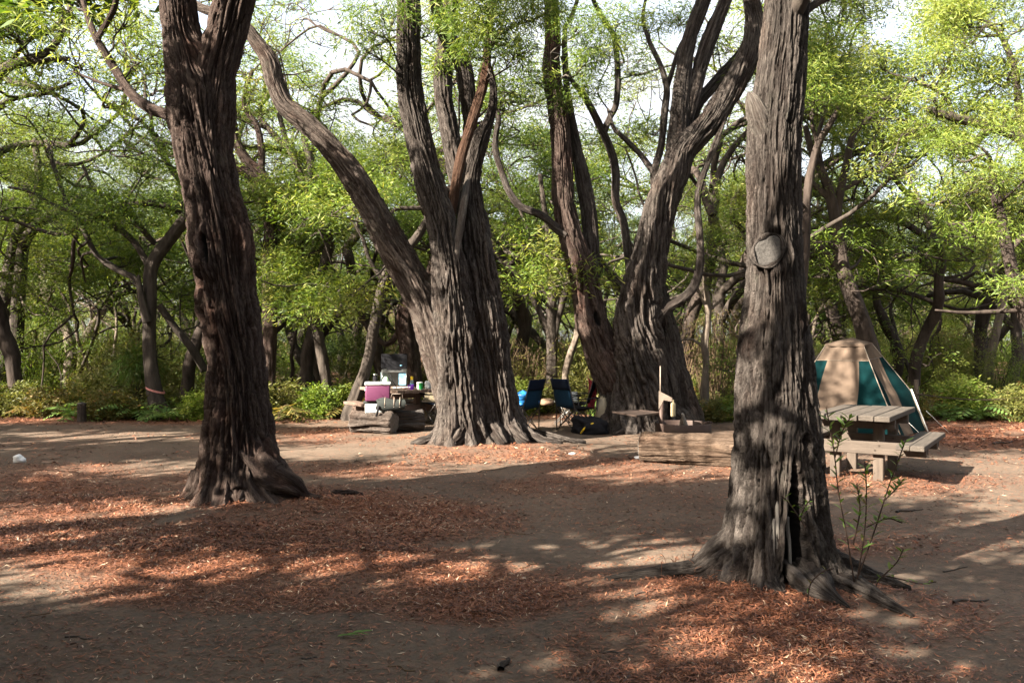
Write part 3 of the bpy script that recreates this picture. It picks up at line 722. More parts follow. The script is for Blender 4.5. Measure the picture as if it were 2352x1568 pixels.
fl_c = dict(h=.36, amp=.06, roots=[(-80, 22, .3), (-40, 12, .2), (-12, 11, .24), (25, 14, .2), (60, 16, .22), (90, 14, .2)])
zc = lambda py, Y: P(0, py, Y)[2]
many_stem_tree('broadest tree, middle of the clearing, five stems rising from one buttressed foot', 1095, 13.6, [
    dict(name='trunk', p=[(1062, 1040, 54), (1060, 1000, 52), (1056, 930, 47), (1051, 850, 43), (1040, 700, 40), (1028, 590, 36), (1012, 505, 32), (987, 420, 29), (962, 310, 27), (944, 220, 27), (939, 130, 25), (938, 0, 24), (935, -130, 23)], dy=-.35, n=200, step=.036, ridges=42, amp=.075, flare=fl_c, tw=.1),
    dict(name='trunk', p=[(1146, 1040, 56), (1144, 1000, 54), (1138, 930, 49), (1129, 850, 45), (1112, 710, 43), (1095, 600, 39), (1086, 510, 32), (1080, 430, 24), (1090, 370, 19), (1107, 312, 16), (1123, 275, 11), (1133, 230, 9), (1131, 190, 7), (1118, 150, 4)], dy=.0, n=200, step=.036, ridges=42, amp=.075, flare=fl_c, tw=.1),
    dict(p=[(1100, 1030, 50), (1096, 940, 46), (1088, 850, 38), (1075, 740, 28), (1062, 600, 24)], dy=-.1, n=130, ridges=32, amp=.06),
    dict(p=[(1050, 960, 40), (1030, 880, 40), (1005, 790, 39), (975, 700, 39), (940, 630, 37), (897, 556, 32), (852, 470, 29), (808, 400, 26), (760, 340, 23), (705, 285, 21), (655, 243, 20), (634, 195, 20), (622, 145, 19), (595, 103, 15), (560, 62, 13), (510, 35, 11, .3), (450, 12, 9, .6), (400, -40, 8, .9)], dy=.0, n=120, amp=.045, ridges=28, tw=.3, mat=bark_material('bark_mottled', (.045, .034, .029), (.022, .013, .01), (.125, .104, .09))),
    dict(p=[(1068, 480, 22, .5), (1050, 390, 21, .5), (1032, 300, 20, .5), (1018, 220, 20, .5), (1019, 140, 19, .6), (1030, 60, 18, .6), (1040, -60, 17, .6)], dy=.2, n=80, amp=.036),
    dict(p=[(1078, 430, 16, .3), (1080, 300, 15, .2), (1074, 230, 17), (1061, 148, 18), (1028, 84, 17), (1005, 20, 14), (995, -60, 12)], dy=.1, n=70, amp=.033),
    dict(p=[(1024, 560, 9, -.3), (1034, 500, 12, -.33), (1044, 440, 11, -.38), (1060, 357, 11, -.4), (1090, 262, 11, -.4), (1113, 180, 10, -.4), (1122, 90, 9, -.4), (1126, 20, 7, -.4)], dy=0, n=44, amp=.012, ridges=10, mat=bark_material('bark_rust', (.05, .026, .016), (.026, .013, .009), (.085, .05, .035)), label='rust-brown bare limb leaning across the stems'),
    dict(name='dead_limb', p=[(1040, 640, 7, -.45), (1047, 580, 9, -.55), (1058, 515, 9, -.45), (1068, 450, 8, -.3), (1076, 400, 6, -.1)], dy=0, n=32, amp=.008, ridges=8, mat=M_PALEBARK, label='bleached dead branch stub'),
    ], [[(1020, 930, 30, -.3), (1000, 965, 20, -.4), (970, 985, 13, -.5), (945, 995, 6, -.5)], [(1040, 950, 28, -.5), (1020, 985, 20, -.6), (1002, 1002, 9, -.7)], [(1075, 960, 36, -.6), (1050, 1005, 26, -.75), (1035, 1026, 14, -.8)], [(1090, 980, 26, -.6), (1085, 1015, 20, -.7), (1072, 1030, 8, -.75)],
        [(1180, 970, 30, -.4), (1200, 1000, 16, -.5), (1212, 1010, 8, -.5)], [(1210, 985, 24, -.2), (1245, 1008, 12, -.3), (1290, 1020, 6, -.4)], [(1140, 985, 26, -.6), (1150, 1010, 18, -.7), (1160, 1018, 8, -.75)], [(1310, 1010, 3, -.2), (1325, 1012, 6, -.2), (1345, 1013, 3, -.2)]],
    21, [(850, 60, 12.6, .42, 40), (880, 20, 12.6, .45, 40), (840, 110, 12.8, .3, 22), (1080, 30, 12.4, .5, 60), (1140, 70, 12.3, .5, 60), (1200, 30, 12.5, .5, 60), (1180, 120, 12.5, .35, 30), (1085, 110, 12.5, .28, 26), (1250, 20, 12.6, .4, 40), (985, 60, 13.2, .28, 24), (1020, 150, 14.2, .25, 18)],
    [(0, (-.2, 0, .3)), (4, (.1, .5, .3)), (5, (-.3, .3, .3)), (3, (-.6, .2, .4)), (6, (.6, -.3, .3))], M_BARK)

# ---------- the V-shaped tree
fl_v = dict(h=.4, amp=.1, roots=[(-70, 22, .16), (-20, 14, .16), (30, 16, .2), (75, 20, .16)])
many_stem_tree('twisted V-shaped tree behind the fire ring, two huge arms parting low down', 1470, 15.7, [
    dict(name='trunk', p=[(1452, 1010, 68), (1452, 975, 68), (1458, 920, 68), (1464, 860, 62), (1464, 800, 56), (1462, 740, 50), (1474, 660, 45), (1500, 550, 36), (1522, 465, 34), (1550, 390, 32), (1570, 345, 28), (1600, 312, 26), (1628, 282, 25), (1676, 212, 24), (1712, 145, 24), (1731, 95, 23), (1735, 55, 21), (1726, 0, 17), (1715, -80, 15)], dy=-.2, n=200, step=.04, ridges=40, amp=.085, flare=fl_v, tw=.75),
    dict(name='trunk', p=[(1545, 985, 54), (1545, 950, 53), (1535, 880, 47), (1522, 800, 42), (1510, 730, 34), (1502, 660, 26)], dy=.35, n=170, step=.042, ridges=36, amp=.07, flare=fl_v, tw=.15),
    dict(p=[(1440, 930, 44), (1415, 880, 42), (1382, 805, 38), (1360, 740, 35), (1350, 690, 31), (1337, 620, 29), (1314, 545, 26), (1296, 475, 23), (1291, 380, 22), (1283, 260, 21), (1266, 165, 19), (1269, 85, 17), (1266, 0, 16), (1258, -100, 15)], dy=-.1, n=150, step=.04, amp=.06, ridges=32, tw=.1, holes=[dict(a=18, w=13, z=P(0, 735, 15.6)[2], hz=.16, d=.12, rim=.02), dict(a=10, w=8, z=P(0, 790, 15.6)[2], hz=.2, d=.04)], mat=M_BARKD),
    dict(p=[(1362, 640, 18), (1358, 560, 18), (1352, 490, 18), (1340, 420, 17), (1324, 340, 13), (1310, 260, 9), (1300, 180, 7), (1296, 90, 6)], dy=.15, n=48, amp=.02),
    dict(p=[(1548, 400, 26), (1556, 340, 24), (1562, 252, 20), (1569, 168, 17), (1586, 84, 16), (1616, 0, 15), (1640, -90, 14)], dy=-.1, n=70, amp=.036),
    dict(p=[(1572, 290, 17, .1), (1586, 245, 16), (1604, 168, 15), (1632, 84, 15), (1662, 10, 14), (1690, -80, 13)], dy=-.05, n=60, amp=.032),
    dict(p=[(1580, 300, 14, .3), (1600, 242, 14, .3), (1634, 200, 13, .4), (1672, 158, 12, .4), (1710, 110, 10, .5), (1740, 40, 9, .5)], dy=.1, n=40, amp=.015),
    dict(p=[(1505, 730, 16), (1530, 708, 11), (1556, 694, 11), (1584, 672, 11), (1602, 638, 10), (1609, 582, 9), (1606, 526, 8), (1602, 475, 8), (1606, 430, 8), (1624, 378, 7), (1642, 332, 7), (1657, 292, 6), (1672, 255, 5), (1690, 225, 4)], dy=-.3, n=36, amp=.01, ridges=9),
    dict(p=[(1300, 540, 11), (1279, 525, 10), (1246, 496, 9), (1196, 474, 9), (1170, 441, 8), (1149, 386, 7), (1138, 344, 7), (1139, 310, 6), (1145, 273, 6), (1138, 235, 5), (1131, 195, 4)], dy=-.2, n=30, amp=.008, ridges=8),
    dict(p=[(1462, 680, 13), (1447, 605, 11), (1432, 510, 9), (1414, 460, 9), (1414, 400, 9), (1404, 348, 9), (1384, 302, 9), (1360, 252, 8), (1338, 216, 7), (1310, 180, 5), (1290, 130, 4)], dy=.25, n=34, amp=.01, ridges=9),
    dict(p=[(1386, 305, 8), (1402, 268, 7), (1415, 240, 7), (1419, 168, 7), (1410, 84, 6), (1390, 50, 6), (1363, 0, 5), (1350, -60, 4)], dy=.25, n=26, amp=.008, ridges=8),
    dict(p=[(1432, 665, 12), (1410, 640, 11), (1385, 612, 10), (1372, 590, 8)], dy=.3, n=30, amp=.01, ridges=8),
    dict(p=[(1505, 430, 10), (1503, 395, 9), (1518, 336, 8), (1527, 252, 8), (1531, 202, 7), (1519, 155, 6), (1490, 92, 5), (1477, 38, 4), (1485, -10, 3)], dy=.1, n=28, amp=.008, ridges=8),
    dict(p=[(1502, 398, 7), (1488, 378, 7), (1468, 352, 6), (1436, 319, 6), (1410, 294, 5), (1396, 250, 3)], dy=.1, n=24, amp=.006, ridges=8),
    dict(p=[(1531, 205, 6), (1545, 160, 5), (1560, 110, 4), (1590, 60, 3)], dy=.15, n=20, amp=.004, ridges=8),
    ], [[(1400, 955, 26, -.5), (1390, 985, 16, -.6), (1370, 995, 8, -.7)], [(1440, 960, 26, -.6), (1425, 985, 18, -.8), (1410, 995, 8, -.9)], [(1500, 960, 28, -.6), (1505, 985, 18, -.8), (1515, 992, 8, -.9)], [(1570, 930, 24, -.2), (1595, 940, 14, -.3), (1625, 946, 6, -.3)]],
    22, [(1330, 60, 14.5, .5, 60), (1390, 110, 14.6, .5, 60), (1340, 140, 14.6, .4, 40), (1420, 40, 14.6, .5, 50), (1310, 230, 15, .35, 24), (1360, 200, 15, .35, 26), (1460, 160, 16, .4, 26), (1490, 60, 16, .45, 30), (1560, 50, 16.3, .4, 26), (1440, 300, 16, .3, 14), (1500, 300, 16.2, .35, 18), (1180, 200, 15.3, .4, 34), (1225, 175, 15.3, .35, 24), (1150, 230, 15.3, .25, 14), (1640, 100, 16.2, .35, 20), (1700, 170, 16.2, .3, 16)],
    [(0, (-.1, -.1, .4)), (2, (-.3, 0, .4)), (4, (0, .3, .3)), (5, (.3, 0, .3)), (3, (-.2, .4, .3))], M_BARK)

# ------------------------------------------------------------------ trees at the edge of the clearing, laid out one by one
def edge_tree(label, Y, stems, pads, seed, bark=M_BARKF, leaf=M_LEAF, temps=SP_MID, name='peppermint_tree', dens=1.0, group=None, prune=True):
    rng = np.random.default_rng(seed)
    b0 = P(stems[0][0][0], 784, Y); root = thing(name, label, 'tree', (b0[0], Y, 0), group=group)
    SS = []
    for i, s in enumerate(stems):
        pts = pxpath(s, Y)
        if i == 0: pts = np.concatenate([[[pts[0, 0], pts[0, 1], -.1, pts[0, 3]*1.45]], pts])
        n = max(10, min(44, int(pts[0, 3]*180)))
        V, f, at, C, R = trunk_tube(pts, .05, n, min(.02, pts[0, 3]*.12), max(7, n//3), seed*3+i, .15, None, (), .1, 1.5)
        wpart('trunk' if i == 0 else 'limb', V, f, bark, root, at)
        k = max(1, len(C)//14); SS.append(np.c_[C[::k], R[::k]])
    if pads:
        add_crown(root, rng, [(P(a, b, y), (r*1.2, r*1.1, r*.6), int(n)) for a, b, y, r, n in pads], temps, leaf, np.concatenate([s[len(s)//3:] for s in SS]), .02, prune, 9, dens)
    return root
def pads_box(rng, x0, x1, y0, y1, Y0, Y1, r, n, k):
    return [(rng.uniform(x0, x1), rng.uniform(y0, y1), rng.uniform(Y0, Y1), r*rng.uniform(.75, 1.3), n) for _ in range(k)]
rr = np.random.default_rng(5)
edge_tree('twin-stemmed grey tree at the far left of the picture', 20, [[(8, 900, 18), (12, 780, 17), (18, 660, 16), (34, 565, 14), (58, 510, 12), (84, 468, 10), (88, 400, 8), (80, 320, 6)], [(36, 900, 15), (38, 760, 15), (46, 640, 13), (56, 560, 12), (90, 512, 11), (140, 484, 9), (190, 450, 6)], [(84, 470, 7), (60, 430, 6), (20, 410, 5), (-30, 380, 4)]],
          pads_box(rr, -20, 200, 300, 520, 19, 21, .8, 60, 9), 41)
edge_tree('grey forked tree with red and white tape round its trunk', 17.6, [[(368, 955, 26), (356, 900, 18), (346, 840, 15), (342, 770, 14), (345, 690, 14), (350, 610, 15), (388, 552, 14), (430, 496, 13), (470, 440, 10), (500, 380, 8)],
          [(346, 620, 8), (318, 570, 7), (285, 535, 7), (232, 498, 6), (180, 487, 6), (120, 470, 5), (70, 440, 4), (20, 430, 3)], [(330, 690, 7, -.1), (312, 642, 7), (270, 620, 7), (226, 590, 6), (200, 545, 6), (180, 505, 6), (155, 470, 5), (130, 400, 5), (110, 340, 4)],
          [(338, 740, 10, -.2), (326, 690, 8, -.2), (320, 655, 6, -.2), (318, 632, 3, -.2)], [(356, 560, 6, .2), (320, 520, 6), (265, 470, 5), (215, 430, 4), (190, 380, 3)], [(365, 700, 8, .4), (400, 750, 8, .5), (440, 800, 9, .6), (470, 850, 9, .8)]],
          pads_box(rr, 120, 400, 250, 520, 16.5, 18.5, .75, 60, 14)+pads_box(rr, 150, 330, 560, 720, 18, 19.5, .6, 50, 6), 42, leaf=M_LEAF, dens=.9)
edge_tree('straight dark trunk just behind the leaning one, leafy skirt halfway', 18, [[(615, 940, 17), (618, 850, 15), (620, 740, 16), (620, 620, 16), (622, 500, 15), (618, 430, 13), (596, 395, 12), (570, 370, 11), (545, 330, 10), (530, 250, 8)], [(600, 395, 8), (600, 340, 8), (590, 290, 7), (560, 240, 5), (580, 160, 4)], [(596, 420, 10), (570, 400, 12), (540, 385, 12), (510, 370, 10)]],
          pads_box(rr, 590, 690, 590, 700, 17.2, 17.7, .5, 60, 4)+pads_box(rr, 560, 720, 420, 500, 17.5, 18.5, .5, 50, 5)+pads_box(rr, 520, 640, 150, 330, 17.5, 18.5, .5, 24, 6), 43, bark=M_BARKD)
edge_tree('slim crooked tree bending left then right, between the dark trunk and the leaning grey one', 18.2, [[(757, 930, 15), (748, 870, 12), (740, 820, 12), (728, 755, 12), (716, 685, 12), (742, 615, 11), (755, 555, 12), (735, 505, 12), (706, 455, 11), (715, 385, 9), (700, 320, 7)], [(708, 465, 8), (690, 400, 7), (660, 330, 6), (640, 260, 5)], [(750, 560, 5), (700, 590, 4), (650, 590, 3)]],
          pads_box(rr, 680, 830, 330, 560, 17.5, 19, .55, 44, 9)+pads_box(rr, 640, 760, 560, 690, 18, 19, .5, 44, 4), 44)
edge_tree('grey tree leaning right over the plum cooler box', 17.4, [[(806, 945, 18), (822, 900, 15), (845, 830, 12), (860, 745, 12), (880, 655, 12), (912, 590, 11), (950, 555, 10), (985, 500, 8)], [(885, 650, 6), (850, 600, 5), (830, 540, 4), (800, 500, 3)]],
          pads_box(rr, 790, 960, 360, 540, 17, 18.5, .5, 40, 7), 45)
edge_tree('black-barked tree behind the camp stove', 18.6, [[(945, 880, 24), (940, 800, 22), (930, 740, 20), (945, 690, 16), (985, 640, 12), (1000, 560, 9)], [(930, 745, 9), (890, 790, 6), (860, 770, 5), (830, 735, 3)]], pads_box(rr, 870, 990, 440, 560, 18, 19.5, .6, 44, 6), 46, bark=M_BARKD)
edge_tree('slender grey tree fanning into many rods, between the two biggest trees', 19, [[(1268, 905, 14), (1268, 830, 12), (1266, 740, 12), (1268, 640, 11), (1262, 560, 8), (1250, 480, 6), (1240, 400, 5)], [(1270, 780, 9), (1290, 700, 8), (1310, 620, 7), (1320, 540, 5)], [(1262, 760, 7), (1225, 690, 6), (1195, 640, 5), (1160, 600, 4)], [(1266, 700, 6), (1230, 620, 5), (1215, 540, 4), (1190, 470, 3)], [(1268, 640, 6), (1290, 560, 5), (1285, 480, 4)], [(1160, 620, 4, .2), (1190, 590, 6), (1215, 560, 5), (1250, 520, 4)]],
          pads_box(rr, 1150, 1330, 340, 560, 18.5, 20.5, .55, 34, 9), 47)
edge_tree('pale bleached stem leaning right above the camp chairs', 18.2, [[(1300, 855, 8), (1312, 810, 8), (1325, 770, 7), (1338, 735, 6), (1350, 690, 4)], [(1322, 780, 5), (1325, 720, 4), (1318, 660, 3)]], [], 48, bark=M_BARKP)
edge_tree('thin pale sapling trunk with a side branch, behind the fire ring', 17.4, [[(1618, 890, 10), (1622, 830, 8), (1618, 790, 9), (1626, 740, 7), (1625, 690, 7), (1618, 640, 5), (1625, 590, 4)], [(1624, 710, 4), (1605, 670, 4), (1590, 640, 3)], [(1626, 715, 3), (1650, 695, 3), (1668, 680, 2)], [(1620, 800, 4), (1590, 780, 3), (1560, 782, 2)]],
          pads_box(rr, 1580, 1680, 520, 650, 17, 18.5, .4, 26, 5), 49, bark=M_BARKP)
edge_tree('dark forking tree rising from behind the tent', 17.3, [[(2000, 830, 24), (1988, 770, 20), (1966, 700, 18), (1937, 620, 16), (1921, 520, 13), (1908, 455, 12), (1890, 400, 9), (1866, 350, 8), (1850, 290, 6)], [(1921, 510, 9), (1930, 440, 9), (1944, 380, 8), (1958, 315, 7), (1990, 275, 6), (2020, 255, 4)], [(1950, 660, 11), (1918, 610, 9), (1884, 570, 8), (1840, 530, 7), (1800, 490, 5)], [(1908, 460, 7), (1876, 430, 7), (1830, 405, 6), (1800, 390, 4)], [(1930, 440, 5), (1965, 420, 5), (2000, 400, 4), (2060, 380, 3)], [(1890, 395, 5), (1880, 320, 5), (1895, 250, 4)]],
          pads_box(rr, 1850, 2020, 150, 330, 16.5, 18.5, .5, 36, 8)+pads_box(rr, 1860, 2060, 380, 560, 16.8, 18.5, .5, 36, 8), 50, bark=M_BARKD2)
edge_tree('white-barked leaning tree beyond the wire fence', 21.5, [[(2268, 880, 11), (2274, 830, 10), (2286, 770, 9), (2302, 700, 8), (2310, 650, 7), (2330, 590, 5)], [(2303, 700, 5), (2285, 640, 4), (2270, 580, 4), (2250, 520, 3)]], pads_box(rr, 2180, 2352, 440, 640, 21, 23, .7, 44, 9), 51, bark=M_BARKP)
edge_tree('grey tree with a long bare horizontal branch reaching in from the right-hand edge', 13.2, [[(2440, 960, 26), (2420, 860, 22), (2385, 780, 18), (2345, 700, 15), (2320, 600, 13), (2300, 510, 12), (2285, 440, 10), (2280, 380, 8)], [(2430, 735, 6), (2352, 714, 5), (2280, 716, 5), (2220, 718, 4), (2165, 714, 3), (2148, 712, 2)], [(2315, 580, 7), (2352, 540, 6), (2400, 480, 5)], [(2298, 515, 5), (2240, 512, 4), (2180, 516, 3)]],
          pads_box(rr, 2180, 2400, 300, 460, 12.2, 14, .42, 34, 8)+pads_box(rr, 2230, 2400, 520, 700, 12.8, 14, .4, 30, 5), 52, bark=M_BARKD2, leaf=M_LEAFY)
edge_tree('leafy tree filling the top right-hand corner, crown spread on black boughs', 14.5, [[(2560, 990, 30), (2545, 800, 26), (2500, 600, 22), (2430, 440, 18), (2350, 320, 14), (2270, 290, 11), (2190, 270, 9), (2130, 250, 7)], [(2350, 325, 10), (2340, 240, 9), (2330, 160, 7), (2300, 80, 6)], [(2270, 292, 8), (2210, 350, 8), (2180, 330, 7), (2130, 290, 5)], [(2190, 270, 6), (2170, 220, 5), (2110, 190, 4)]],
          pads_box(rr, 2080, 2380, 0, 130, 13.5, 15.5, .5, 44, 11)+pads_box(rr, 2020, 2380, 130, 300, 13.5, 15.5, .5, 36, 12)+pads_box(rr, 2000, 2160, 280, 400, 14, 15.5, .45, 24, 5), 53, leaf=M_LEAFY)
edge_tree('fine-leaved tree showing beside the top of the nearest trunk', 15.5, [[(1830, 830, 14), (1836, 700, 12), (1850, 560, 10), (1856, 430, 9), (1880, 330, 8), (1915, 270, 6), (1935, 215, 5)], [(1880, 335, 5), (1865, 280, 4), (1870, 220, 3)]],
          pads_box(rr, 1850, 1970, 80, 230, 14.5, 16, .45, 44, 8)+pads_box(rr, 1690, 1740, 380, 560, 15, 17, .45, 34, 4), 54, bark=M_BARKD2)
edge_tree('tree with long sweeping black boughs in the top left-hand corner', 12.5, [[(-180, 1020, 26), (-160, 700, 24), (-120, 420, 20), (-60, 250, 16), (10, 160, 12), (60, 140, 10), (110, 120, 9), (150, 60, 7), (165, 0, 6)], [(-60, 250, 10), (0, 165, 9), (40, 150, 8), (100, 140, 7), (160, 135, 5)], [(10, 160, 6), (70, 90, 5), (120, 70, 5), (160, 20, 4)], [(-70, 270, 8), (0, 180, 7), (30, 190, 6), (120, 205, 5), (165, 190, 4)], [(-80, 300, 8), (0, 240, 6), (60, 220, 5), (130, 215, 3)]],
          pads_box(rr, -60, 160, 0, 110, 11.8, 13.2, .4, 30, 8)+pads_box(rr, -40, 130, 130, 240, 11.8, 13.2, .35, 20, 6), 55)

# ------------------------------------------------------------------ the wood behind: archetypes copied
def archetype(seed, h1, lean, mat, leaf, nlev=2, L=2.6, padr=.85, npad=34, spread=.8, r=.16, temps=SP_FAR, wig=.55):
    rng = np.random.default_rng(seed); brs, tips = [], []
    p = np.array([0., 0, -.15]); pts = [p]; d = unit(np.array([lean*math.cos(seed), lean*math.sin(seed), 1.0])); n = 11
    for i in range(n-1):
        d = unit(d+rng.normal(size=3)*.2*np.array([1, 1, .3])+np.array([0, 0, .06])); p = p+d*(h1+.15)/(n-1); pts.append(p)
    pts = spline(np.array(pts), 18); rad = np.linspace(r, r*.72, 18)*(1+.07*rng.normal(size=18)); rad[0] *= 1.35
    brs.append((pts, rad))
    for k in range(int(rng.integers(2, 4))):
        a = rng.random()*2*math.pi+k*2.1
        grow(rng, pts[-1] if k < 2 else pts[-5], unit(d*.8+np.array([math.cos(a), math.sin(a), .25])*spread), L*(.85+.3*rng.random()), r*.58, 1, 1+nlev, brs, tips, wig, .14, (2, 3), .85, .74)
    pp = []
    for i, t in enumerate(tips):
        if i % 2 and rng.random() < .55: continue
        c = t[0]+np.array([0, 0, .12]); q = pad(rng, c, (padr*(.7+.6*rng.random()), padr*(.7+.6*rng.random()), padr*.34), int(npad*(.5+rng.random()))); pp.append(q)
        for j in range(4):
            e = q[rng.integers(0, len(q))]; brs.append((spline(np.array([t[0], (t[0]+e)/2+rng.normal(size=3)*.1, e]), 5), np.linspace(.012, .004, 5)))
    V, q = thin_tubes(brs, 6); tm = mk_mesh('trunk', V, q, mat)
    V, q, at = foliage(rng, np.concatenate(pp), temps, .8, 1.4); cm = mk_mesh('crown', V, q, leaf, at, smooth=False)
    return tm, cm
ARCH = [archetype(101, 3.2, .25, M_BARKF, M_LEAF), archetype(102, 4.2, .15, M_BARKF, M_LEAF), archetype(103, 2.4, .45, M_BARKF, M_LEAF, L=3.0), archetype(104, 3.6, .3, M_BARKP, M_LEAFY, L=2.4),
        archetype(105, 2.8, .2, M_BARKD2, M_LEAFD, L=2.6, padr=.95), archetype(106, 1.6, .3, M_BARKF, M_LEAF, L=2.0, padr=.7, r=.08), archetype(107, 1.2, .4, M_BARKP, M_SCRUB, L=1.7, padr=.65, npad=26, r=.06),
        archetype(108, 3.2, .25, M_BARKP, M_LEAFY, L=2.2, padr=.5, npad=13, r=.055), archetype(109, 3.0, .35, M_BARKF, M_LEAF, L=2.4, padr=.5, npad=13, r=.06),
        archetype(110, 4.6, .3, M_BARKD2, M_LEAFY, nlev=3, L=2.7, padr=.6, npad=9, r=.17, wig=.75), archetype(112, 4.0, .4, M_BARKD2, M_LEAF, nlev=3, L=3.0, padr=.6, npad=9, r=.15, wig=.75), archetype(115, 5.2, .2, M_BARKD2, M_LEAFY, nlev=3, L=2.5, padr=.55, npad=8, r=.16, wig=.75),
        archetype(121, 3.4, .5, M_BARKD2, M_LEAF, nlev=2, L=2.6, padr=.5, npad=10, r=.075, wig=.85), archetype(122, 2.8, .35, M_BARKD2, M_LEAF, nlev=2, L=2.8, padr=.5, npad=10, r=.065, wig=.85)]
def place(name, meshes, names, label, cat, group, x, y, rz, s, sz=1.0):
    r = bpy.data.objects.new(name, None); COL.objects.link(r); r.empty_display_size = .1
    r.location = (float(x), float(y), float(gz(x, y))); r.rotation_euler = (0, 0, float(rz)); r.scale = (s, s, s*sz)
    tag(r, label, cat, group)
    for m, nme in zip(meshes, names):
        o = bpy.data.objects.new(nme, m); COL.objects.link(o); o.parent = r
        if nme in ('crown', 'leaves', 'twigs', 'fronds'): o['kind'] = 'stuff'
    return r
MARKS = [(-200, 'the left-hand edge'), (190, 'the grey bollard'), (350, 'the taped tree'), (520, 'the leaning dark trunk'), (740, 'the crooked tree'), (860, 'the plum cooler'), (1095, 'the broadest tree'), (1270, 'the camp chairs'), (1470, 'the V-shaped tree'), (1785, 'the nearest trunk'), (1955, 'the tent'), (2190, 'the rounded bush'), (2500, 'the right-hand edge')]
def between(x, y):
    px = CX+x/y*F
    for (a, n1), (b, n2) in zip(MARKS, MARKS[1:]):
        if px < b: return 'between %s and %s' % (n1, n2)
    return 'by the right-hand edge'
LOOKS = ['upright', 'tall slim', 'leaning', 'pale yellow-green', 'dark-leaved', 'young', 'thin brownish', 'thin pale-barked', 'thin slanting', 'high lacy', 'high sprawling', 'tallest lacy', 'slim dark twisting', 'slim dark winding']
rw = np.random.default_rng(77)
spots = []
def free(x, y, d):
    for a, b in spots:
        if (a-x)**2+(b-y)**2 < d*d: return False
    spots.append((x, y)); return True
n_tree = 0
for ring, (y0, y1, cnt, dmin) in enumerate(((20, 27, 26, 1.5), (27, 38, 48, 1.9), (38, 75, 80, 2.6))):
    made = tries = 0
    while made < cnt and tries < 900:
        tries += 1
        y = rw.uniform(y0, y1); x = rw.uniform(-1, 1)*(.64*y+2.5)
        if not free(x, y, dmin): continue
        k = int(rw.choice([0, 1, 2, 3, 4, 5, 6], p=[.2, .2, .16, .14, .1, .12, .08]))
        if ring and k > 4: k = int(rw.integers(0, 5))
        s = rw.uniform(.85, 1.2)
        place('peppermint_tree', ARCH[k], ('trunk', 'crown'), '%s tree %s, %s' % (LOOKS[k], ['past the clearing', 'deeper in', 'far off'][ring], between(x, y)), 'tree', ['crooked trees just beyond the clearing', 'crooked trees deeper in the wood', 'far trees closing the wood'][ring], x, y, rw.random()*6.28, s)
        made += 1

made = 0
while made < 44:
    y = rw.uniform(20.5, 33); x = rw.uniform(-1, 1)*(.64*y+1)
    if not free(x, y, .9): continue
    k = (7, 12, 8, 13)[made % 4]; place('peppermint_tree', ARCH[k], ('trunk', 'crown'), '%s tree past the clearing, %s' % (LOOKS[k], between(x, y)), 'tree', 'thin trees just beyond the clearing', x, y, rw.random()*6.28, rw.uniform(.8, 1.2)); made += 1

for i, (px, y, s_) in enumerate(((60, 19, 1.05), (420, 18.8, 1.0), (560, 22, 1.15), (690, 19.4, 1.05), (900, 20, 1.0), (1150, 21, 1.1), (1560, 20, 1.0), (1690, 22.5, 1.1), (1840, 19.6, 1.0), (1960, 24, 1.2), (2090, 20.5, 1.0), (2250, 23, 1.15), (480, 26, 1.3), (1010, 25, 1.25))):
    x = (px-CX)/F*y; k = 9+i % 3; spots.append((x, y))
    place('peppermint_tree', ARCH[k], ('trunk', 'crown'), '%s tree with twisting boughs, %s' % (LOOKS[k], between(x, y)), 'tree', 'tall lacy trees behind the clearing', x, y, 1.3*i, s_)

# shade trees outside the picture, on the sunny side of the clearing
def shade_tree(x, y, seed, h):
    rng = np.random.default_rng(seed); root = thing('peppermint_tree', 'tall shade tree standing outside the picture on the sunny side', 'tree', (x, y, 0), group='shade trees outside the picture')
    brs, tips = [], []
    p = np.array([x, y, -.1]); pts = [p]; d = np.array([0, 0, 1.])
    for i in range(8):
        d = unit(d+rng.normal(size=3)*.1*np.array([1, 1, .2])); p = p+d*(h-3.2)/8; pts.append(p)
    brs.append((np.array(pts), np.linspace(.26, .16, 9)))
    for k in range(4):
        a = k*1.57+rng.random(); grow(rng, pts[-1 if k % 2 else -2], np.array([math.cos(a)*.8, math.sin(a)*.8, .7]), 1.9, .1, 1, 3, brs, tips, .35, .1, (2, 3), .9, .72)
    V, q = thin_tubes(brs, 6); wpart('trunk', V, q, M_BARKF, root)
    pp = np.concatenate([pad(rng, t[0]+rng.normal(size=3)*.2, (.85, .85, .5), 18) for t in tips])
    pp = pp[sunlit_prune(rng, pp)]; pp = pp[(pp[:, 1] < 0) | (pp[:, 0] < -.62*pp[:, 1]-.5)]        # unseen shade crown: thinned for sun patches, cut clear of the camera's view
    V, q, at = foliage(rng, pp, SP_SHADE, .9, 1.4); o = wpart('crown', V, q, M_LEAF, root, at, smooth=False); o['kind'] = 'stuff'
sd = np.random.default_rng(9); k = 0
for gx in np.arange(-21, 3, 3.5):
    for gy in np.arange(-12, 13, 3.5):
        x = gx+sd.uniform(-1, 1); y = gy+sd.uniform(-1, 1)
        if y > -3.5 and x > -(.62*max(y, 0)+4.6): continue
        if (y < -3.5 and x > 1.5) or math.hypot(x, y) < 4.6: continue
        shade_tree(x, y, 300+k, sd.uniform(7.0, 10.0)); k += 1

for x, y in ((-5.3, -.8), (-5.6, 2.6), (-4.2, -4.2), (-1.2, -6.2)): shade_tree(x, y, 300+k, 7.6); k += 1

